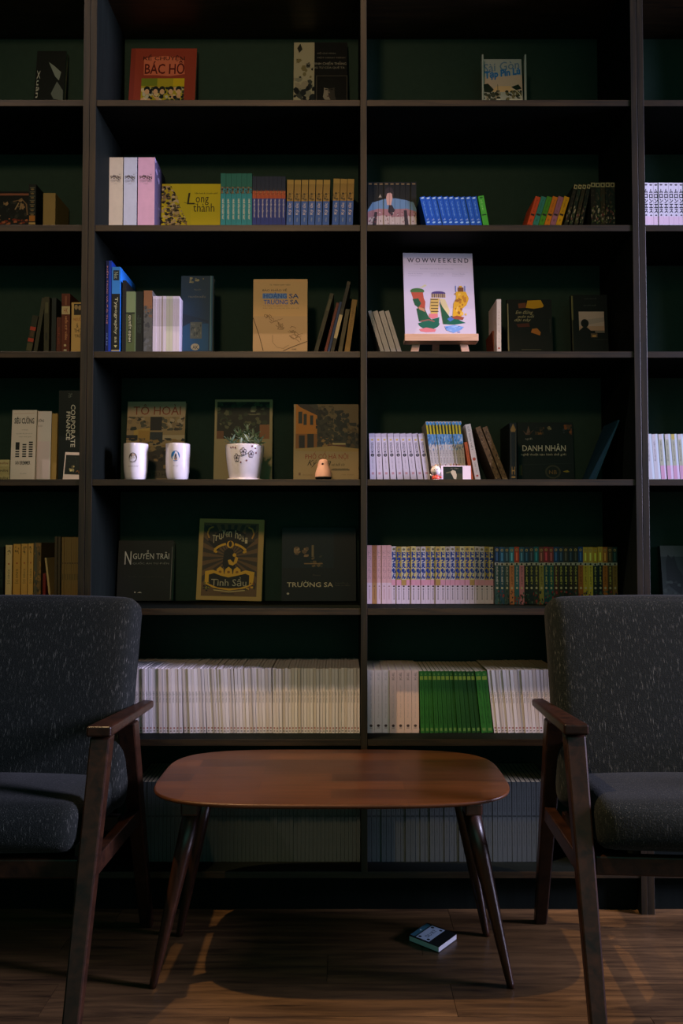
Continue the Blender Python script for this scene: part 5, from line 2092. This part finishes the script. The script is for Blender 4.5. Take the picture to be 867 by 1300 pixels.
def art_nguyentrai(p):
    p.rect(0, 0, 1, 1, (22, 27, 27))
    W_ = (196, 194, 186)
    p.text('N', 0.12, 0.60, 0.24, 0.82, W_, bold=0.0)
    p.text('GUYỄN TRÃI', 0.27, 0.69, 0.93, 0.84, W_, bold=0.0)
    p.text('QUỐC ÂM TỪ ĐIỂN', 0.27, 0.60, 0.93, 0.645, (130, 130, 122))
    p.text('Trần Trọng Dương', 0.2, 0.38, 0.85, 0.42, (44, 46, 40))
    p.ell(0.33, 0.14, 0.015, 0.012, (180, 176, 160), 8)
    p.poly([(0.37, 0.13), (0.42, 0.15), (0.46, 0.13)], (170, 166, 150))
    p.line([(0.975, 0.02), (0.985, 0.9)], 0.012, (110, 112, 106))


display_book('dictionary', 'black NGUYỄN TRÃI dictionary with a thin white title', 'book', None, 148, 218, 688, 4, 7, 0.03, (22, 27, 27), art_nguyentrai)


def art_ornate(p):
    p.rect(0, 0, 1, 1, (184, 150, 84))
    p.rect(0.07, 0.05, 0.92, 0.95, (112, 84, 56))
    D, G, Y_ = (32, 32, 30), (66, 56, 46), (222, 168, 52)
    cx, cy = 0.49, 0.53
    for k in range(24):
        a0, a1 = 2 * math.pi * k / 24, 2 * math.pi * (k + 0.5) / 24
        q = [(cx, cy)]
        for a in (a0, a1):
            c, s = math.cos(a), math.sin(a)
            t = min(0.42 / max(1e-3, abs(c)), 0.40 / max(1e-3, abs(s)))
            q.append((min(0.92, max(0.07, cx + c * t)), min(0.95, max(0.05, cy + s * t))))
        p.poly(q, G)
    # upper banner
    arc = lambda r, a: (0.49 + 0.42 * r * math.cos(math.radians(a)), 0.44 + 0.40 * r * math.sin(math.radians(a)))
    p.poly([arc(1.08, a) for a in range(40, 141, 10)] + [arc(0.62, a) for a in range(140, 39, -10)], D)
    p.poly([(0.14, 0.74), (0.24, 0.70), (0.26, 0.90), (0.12, 0.92)], G)
    p.poly([(0.72, 0.72), (0.86, 0.72), (0.88, 0.92), (0.72, 0.90)], G)
    txt = 'Truyện hoài'
    for i, ch in enumerate(txt):
        if ch == ' ':
            continue
        t = i / (len(txt) - 1)
        u = 0.21 + 0.50 * t
        v = 0.70 + 0.075 * math.sin(math.pi * t)
        hgt = 0.10 if ch in 'Thy' else 0.072
        p.text(ch, u, v, u + 0.045, v + hgt, (206, 190, 150), bold=0.0)
    p.ell(0.49, 0.685, 0.055, 0.045, Y_)
    p.ell(0.49, 0.69, 0.026, 0.036, D)
    for s in (-1, 1):
        pts = [(0.49 + s * u, v) for u, v in ((0.07, 0.69), (0.13, 0.675), (0.19, 0.65), (0.24, 0.615), (0.23, 0.585), (0.20, 0.60))]
        p.line(pts, 0.035, Y_)
        p.line([(0.49 + s * u, v) for u, v in ((0.27, 0.90), (0.33, 0.88), (0.36, 0.82), (0.33, 0.76))], 0.022, (196, 140, 60))
    # central figure
    p.poly([(0.40, 0.60), (0.46, 0.64), (0.54, 0.62), (0.56, 0.52), (0.58, 0.42), (0.54, 0.34), (0.44, 0.34), (0.38, 0.44)], D)
    p.poly([(0.46, 0.49), (0.50, 0.50), (0.55, 0.46), (0.58, 0.54), (0.62, 0.52), (0.60, 0.46), (0.54, 0.425), (0.48, 0.44)], Y_)
    p.ell(0.56, 0.555, 0.028, 0.022, Y_)
    for u in (0.35, 0.48, 0.61):
        p.poly([(u - 0.06, 0.32), (u - 0.05, 0.38), (u, 0.41), (u + 0.05, 0.38), (u + 0.06, 0.32), (u, 0.29)], Y_)
        p.ell(u, 0.345, 0.022, 0.016, (150, 96, 30))
    # lower banner
    p.poly([(0.12, 0.35), (0.24, 0.37), (0.36, 0.33), (0.48, 0.31), (0.60, 0.33), (0.74, 0.37), (0.88, 0.35), (0.86, 0.20), (0.74, 0.15), (0.50, 0.12), (0.26, 0.15), (0.12, 0.20)], Y_)
    p.poly([(0.18, 0.31), (0.26, 0.33), (0.36, 0.30), (0.48, 0.28), (0.60, 0.30), (0.74, 0.33), (0.80, 0.31), (0.80, 0.19), (0.66, 0.155), (0.50, 0.145), (0.32, 0.155), (0.18, 0.20)], D)
    p.text('Tình Sầu', 0.22, 0.175, 0.76, 0.285, (176, 166, 136), skew=0.0)
    p.line([(0.26, 0.125), (0.5, 0.105), (0.74, 0.125)], 0.014, (206, 180, 120))
    p.blobs(0.10, 0.10, 0.22, 0.22, 8, 0.03, 0.02, [Y_, (130, 120, 40), D], 121)
    p.blobs(0.76, 0.10, 0.90, 0.22, 8, 0.03, 0.02, [Y_, (150, 80, 40), D], 122)
    p.rect(0.38, 0.075, 0.58, 0.085, (70, 56, 40))


display_book('ornate_book', 'tan-bordered book with ornate gold lettering on its dark cover', 'book', None, 249, 332, 661, 4, 7, 0.02, (170, 140, 84), art_ornate, roll=1.2)


def art_truongsa(p):
    p.rect(0, 0, 1, 1, (22, 27, 29))
    p.rect(0, 0.45, 0.7, 0.94, (22, 36, 42))
    p.blobs(0.16, 0.60, 0.36, 0.74, 14, 0.05, 0.04, [(150, 118, 84), (170, 140, 106), (110, 88, 66)], 131)
    p.blobs(0.36, 0.46, 0.56, 0.62, 12, 0.04, 0.03, [(170, 128, 84), (110, 90, 60), (60, 60, 50)], 132)
    p.rect(0.40, 0.60, 0.43, 0.76, (130, 110, 80))
    p.rect(0.30, 0.50, 0.55, 0.515, (150, 116, 76))
    p.text('TRƯỜNG SA', 0.07, 0.19, 0.69, 0.275, (206, 190, 156), bold=0.015)
    p.text('Nguyễn Á', 0.72, 0.235, 0.90, 0.255, (90, 84, 70))
    p.text('Nơi ta đến', 0.72, 0.205, 0.92, 0.225, (90, 84, 70))
    p.text('Photo', 0.42, 0.34, 0.52, 0.36, (84, 72, 54))
    p.ell(0.085, 0.10, 0.018, 0.014, (190, 180, 160), 8)


display_book('photo_album', 'black TRƯỜNG SA photo album standing beside ornate gold-lettered book', 'book', None, 357.5, 452, 671, 4, 6, 0.02, (22, 27, 29), art_truongsa)

# long run of small comics


def sp_pinkcomic(w, h, i):
    p = Print(w, h)
    b = (216, 166, 164) if i != 1 else (176, 116, 76)
    p.rect(0, 0, 1, 1, b)
    p.rect(0, 0, 1, 0.36, (222, 192, 200) if i != 1 else (186, 136, 84))
    p.stack('ドラえもん', 0.15, 0.42, 0.85, 0.92, tuple(int(c * 0.82) for c in b), bold=0.01)
    p.ell(0.5, 0.30, 0.15, 0.012, tuple(int(c * 0.7) for c in b), 8)
    p.rect(0.45, 0.08, 0.55, 0.26, tuple(int(c * 0.85) for c in b))
    return p


sp_pinkcomic.each = True


def sp_bluecomic(w, h, i):
    p = Print(w, h)
    tops = [(206, 196, 196), (176, 150, 70), (214, 200, 150), (206, 176, 100), (214, 196, 130), (196, 180, 160)]
    p.rect(0, 0, 1, 1, (222, 202, 214))
    p.rect(0, 0.42, 1, 1, tops[i % 6])
    p.rect(0, 0.32, 1, 0.42, (226, 158, 176) if i % 7 != 2 else (186, 146, 84))
    p.ell(0.5, 0.95, 0.30, 0.022, (120, 110, 90), 8)
    p.stack('ドラえもん', 0.06, 0.43, 0.95, 0.91, (20, 56, 140), bold=0.17, gap=0.05)
    p.ell(0.5, 0.305, 0.22, 0.014, (60, 34, 40), 8)
    p.ell(0.5, 0.255, 0.14, 0.012, (70, 50, 60), 8)
    p.rect(0.42, 0.10, 0.58, 0.235, (150, 136, 146))
    p.ell(0.5, 0.085, 0.14, 0.010, (80, 60, 70), 8)
    return p


sp_bluecomic.each = True
RX0, RP = 466.2, 6.21
spine_series('small_comic', lambda i: 'small brownish comic between pale pink ones by the divider' if i == 1 else 'small pale pink comic by the divider, before the blue-lettered comics', 'book', 'pale pink comics by the divider',
             RX0, RX0 + 5 * RP, 5, 692.5, 4, 0.165, 0.113, (216, 170, 168), sp_pinkcomic, htol=0.0)
spine_series('small_comic', 'small comic with bold blue vertical characters in the long comic run', 'book', 'blue-lettered small comics',
             RX0 + 5 * RP, 627.8, 21, 693.5, 4, 0.165, 0.113, (220, 206, 196), sp_bluecomic, htol=0.012)


def sp_darkcomic(w, h, i):
    p = Print(w, h)
    caps = [(40, 60, 90), (50, 90, 120), (60, 80, 96), (70, 130, 150), (190, 70, 50), (60, 96, 120), (40, 66, 90), (56, 60, 70), (40, 100, 110), (120, 70, 60), (150, 50, 60), (130, 60, 60),
            (40, 70, 110), (44, 60, 80), (60, 56, 50), (40, 50, 60), (50, 50, 44), (40, 70, 120), (206, 168, 60), (214, 176, 70), (206, 160, 50), (214, 170, 60), (190, 110, 44), (84, 66, 40), (36, 60, 56)]
    bods = [(60, 84, 76), (50, 80, 90), (70, 84, 80), (206, 130, 84), (60, 110, 120), (206, 130, 140), (40, 44, 40), (44, 50, 50), (60, 60, 50), (150, 140, 70), (34, 74, 84), (40, 90, 84),
            (80, 50, 46), (52, 54, 36), (36, 38, 34), (60, 46, 34), (60, 54, 40), (170, 100, 44), (206, 176, 60), (214, 190, 70), (36, 44, 44), (30, 42, 46), (190, 110, 40), (90, 70, 40), (150, 116, 56)]
    c, b = caps[i % 25], bods[i % 25]
    p.rect(0, 0, 1, 1, b)
    p.rect(0, 0.72, 1, 1, c)
    p.rect(0, 0.68, 1, 0.725, (196, 186, 166))
    p.ell(0.5, 0.70, 0.22, 0.018, (40, 36, 34), 8)
    p.ell(0.5, 0.945, 0.28, 0.024, (186, 156, 90), 10)
    p.ell(0.5, 0.945, 0.14, 0.012, c, 8)
    p.rect(0.35, 0.76, 0.65, 0.90, tuple(min(255, int(v * 1.5) + 20) for v in c))
    tx = (206, 196, 90) if sum(b) < 220 else ((206, 196, 176) if sum(b) < 300 else tuple(int(v * 0.6) for v in b))
    p.text('ĐẶC BIỆT', 0.28, 0.34, 0.74, 0.66, tx, rot=-90, bold=0.04)
    p.ell(0.5, 0.285, 0.24, 0.022, (206, 190, 150), 8)
    p.blobs(0, 0, 1, 0.24, 12, 0.3, 0.04, [(40, 66, 60), (30, 50, 56), (150, 60, 56), (90, 110, 90), b], 140 + i)
    return p


sp_darkcomic.each = True
CAPN = ['navy', 'steel-blue', 'slate-blue', 'light teal', 'red', 'dull blue', 'deep blue', 'grey', 'teal', 'brown-red', 'crimson', 'dark red',
        'royal blue', 'dusky blue', 'brown', 'blue-black', 'olive-black', 'bright blue', 'golden', 'pale golden', 'amber', 'yellow', 'orange', 'dark brown', 'dark green']
BODN = ['grey-green', 'teal-grey', 'grey', 'orange', 'teal', 'pink', 'black', 'charcoal', 'dark olive', 'khaki', 'dark teal', 'sea-green',
        'dark maroon', 'olive', 'black', 'dark brown', 'brown', 'ochre', 'yellow', 'lemon', 'charcoal', 'blue-black', 'orange', 'brown', 'tan']
spine_series('mixed_comic', lambda i: 'small comic with %s spine top and %s spine body in the multicoloured run' % (CAPN[i], BODN[i]), 'book', 'multicoloured small comics',
             628.4, 784.6, 25, 694, 4, 0.142, 0.113, (50, 60, 56), sp_darkcomic, htol=0.012)


def art_grey(p):
    p.rect(0, 0, 1, 1, (46, 54, 50))
    p.rect(0, 0.80, 1, 1, (76, 80, 74))
    p.poly([(0.10, 0.7), (0.16, 0.84), (0.24, 0.76), (0.30, 0.82), (0.36, 0.6), (0.5, 0.4), (0.4, 0.1), (0.1, 0.3)], (26, 32, 30))
    p.blobs(0.0, 0.05, 0.4, 0.4, 14, 0.08, 0.05, [(60, 68, 62), (40, 46, 42)], 160)


display_book('grey_book', 'dim grey book with a dark leaf-like shape below the pastel slanting paperbacks', 'book', None, 842, 900, 694, 4, 8, 0.02, (46, 52, 50), art_grey)

# ================================================================== sixth row


def sp_mag(w, h, i):
    p = Print(w, h)
    b = [(218, 208, 208), (210, 198, 192), (222, 212, 210), (202, 188, 178), (214, 204, 204)][i % 5]
    p.rect(0, 0, 1, 1, b)
    if i % 6 == 3:
        p.rect(0, 0, 0.4, 1, tuple(int(c * 0.8) for c in b))
    p.text('KIẾN TRÚC', 0.15, 0.47, 0.85, 0.64, (104, 104, 106), rot=-90, bold=0.04)
    p.rect(0.25, 0.065, 0.75, 0.090, (150, 90, 84))
    p.rect(0.25, 0.025, 0.75, 0.040, (90, 80, 80))
    return p


def sp_mag_v(j):
    def f(w, h, i):
        return sp_mag(w, h, j + i)
    f.__name__ = 'mag%d' % j
    f.each = True
    return f


# each run has its own slant; all are the same periodical
LAB_MAG = 'thin white magazine in the long packed row behind the coffee table'
for (a, b, n, l0, l1, sd) in ((148, 176, 7, -1, -1, 0), (176.5, 232, 13, -1.5, -2.5, 2), (233, 262, 7, -3.5, -4, 3), (263, 300, 9, -5, -4, 1), (300.5, 346, 11, -4, -2, 4), (346.5, 456.8, 28, -1.0, 0.0, 0)):
    spine_series('thin_magazine', LAB_MAG, 'magazine', 'long row of white magazines', a, b, n, 848.5, 5, 0.072, 0.20, (214, 204, 202), sp_mag_v(sd), lean=(l0, l1), fill=0.94, jitter=0.004, seed=int(a), htol=0.010, pages=(220, 214, 214))


def sp_wide(w, h, i):
    p = Print(w, h)
    p.rect(0, 0, 1, 1, (214, 200, 196) if i < 3 else (218, 186, 170))
    p.text('TẠP CHÍ', 0.25, 0.84, 0.75, 0.96, (96, 84, 80) if i > 2 else (170, 160, 160), rot=-90, bold=0.02)
    p.text('nhiếp ảnh đời sống', 0.40, 0.24, 0.62, 0.76, (170, 150, 144), rot=-90)
    p.ell(0.5, 0.115, 0.22, 0.022, (70, 52, 48), 10)
    p.rect(0.3, 0.075, 0.7, 0.085, (130, 110, 104))
    return p


sp_wide.each = True
spine_series('white_annual', 'wide pinkish white spined annual next to the green books', 'book', 'seven white annuals', 466.5, 532.3, 7, 851, 5, 0.075, 0.19, (214, 196, 190), sp_wide)


def sp_greenann(w, h, i):
    p = Print(w, h)
    k = 1.0 - 0.03 * i
    b = (int(44 * k), int(104 * k), int(36 * k))
    p.rect(0, 0, 1, 1, b)
    p.rect(0.1, 0.86, 0.9, 0.92, (130, 150, 50))
    p.ell(0.5, 0.95, 0.2, 0.018, (90, 130, 60), 8)
    p.text('niên giám văn nghệ', 0.25, 0.15, 0.75, 0.82, (30, 64, 24), rot=-90, bold=0.01)
    p.rect(0.2, 0.03, 0.8, 0.08, (96, 130, 60))
    return p


sp_greenann.each = True
spine_series('green_annual', 'green spined annual leaning in the dark green row', 'book', 'green annuals', 534, 611, 13, 852, 5, 0.075, 0.19, (40, 92, 34), sp_greenann, lean=(-1.5, -7.5), fill=0.95)
spine_series('green_annual', 'green spined annual leaning in the dark green row', 'book', 'green annuals', 611.5, 626.5, 2, 852, 5, 0.075, 0.19, (40, 92, 34), sp_greenann, lean=(-8, -8), fill=0.95)
spine_series('tan_magazine', 'thin tan-white magazine slanting after the green row, near the armchair', 'magazine', 'tan magazines after the green row', 627.5, 712, 19, 850, 5, 0.075, 0.19, (196, 176, 142), sp_mag_v(1), lean=(-8.5, -3), fill=0.95, htol=0.008)

# ================================================================== bottom row


def sp_low(w, h, i):
    p = Print(w, h)
    p.rect(0, 0, 1, 1, (66, 72, 72))
    p.text('TUYỂN TẬP', 0.25, 0.62, 0.75, 0.94, (30, 36, 35), rot=-90, bold=0.01)
    p.rect(0.1, 0.56, 0.9, 0.58, (34, 40, 40))
    p.text('nghiên cứu', 0.3, 0.2, 0.7, 0.5, (38, 44, 43), rot=-90)
    return p


spine_series('grey_journal', 'grey spined journal in the dim bottom row of the bay with the magazines', 'book', 'grey journals under the magazine row', 171.5, 457.5, 57, 993, 6, 0.07, 0.19, (66, 72, 72), sp_low, fill=0.92)
spine_series('blue_grey_journal', 'blue-grey spined journal in the dim bottom row below the green annuals', 'book', 'blue-grey journals under the green annuals', 466, 700, 38, 993, 6, 0.07, 0.19, (66, 74, 80), sp_low, fill=0.92)

# ================================================================== booklet on the floor


def floor_pt(px, py):
    e = math.atan((CY - py) / F) + PITCH
    d = -CAM_H / math.tan(e)
    Y = CAM_Y + d
    return Vector((x_at(px, Y, 0), Y, 0))


fb = floor_pt(557, 1210)
fl = floor_pt(524, 1197)
frr = floor_pt(580, 1193)
ux = (fl - fb)
uy = (frr - fb)
ang_ = math.atan2(uy.y, uy.x)
Lb, Wb = uy.length, 0.092
hb = 0.015
m = MB()
m.box(0, 0, hb - 0.0012, Lb, Wb, hb).box(0, 0, 0, Lb, Wb, 0.0012).box(0, Wb - 0.0012, 0.0012, Lb, Wb, hb - 0.0012)
fbk = tag(link('small_book', m.mesh('book_cover', paint((22, 26, 28), 0.35, 0.4)), None, (fb.x, fb.y, 0.0004), (0, 0, ang_)), 'small black-covered book with pale blue label lying on the floor', 'book')
link('pages', MB().box(0.001, 0.0008, 0.0013, Lb - 0.001, Wb - 0.0014, hb - 0.0013).mesh('pages', pages_mat((206, 206, 214))), fbk)
p = Print(Lb, Wb)
p.rect(0.06, 0.36, 0.94, 0.80, (176, 196, 220))
p.rect(0.06, 0.84, 0.94, 0.99, (60, 110, 130))
for (u, v) in ((0.16, 0.44), (0.16, 0.72), (0.84, 0.44), (0.84, 0.72)):
    p.ell(u, v, 0.05, 0.05, (26, 32, 40), 10)
p.text('DU KÝ', 0.26, 0.50, 0.76, 0.66, (40, 56, 84), bold=0.02)
p.ell(0.5, 0.915, 0.04, 0.03, (190, 210, 220), 8)
link('cover_print', p.mesh('cover_print', lambda u, v, z: (u * Lb, v * Wb, hb + 0.0002 + z)), fbk)
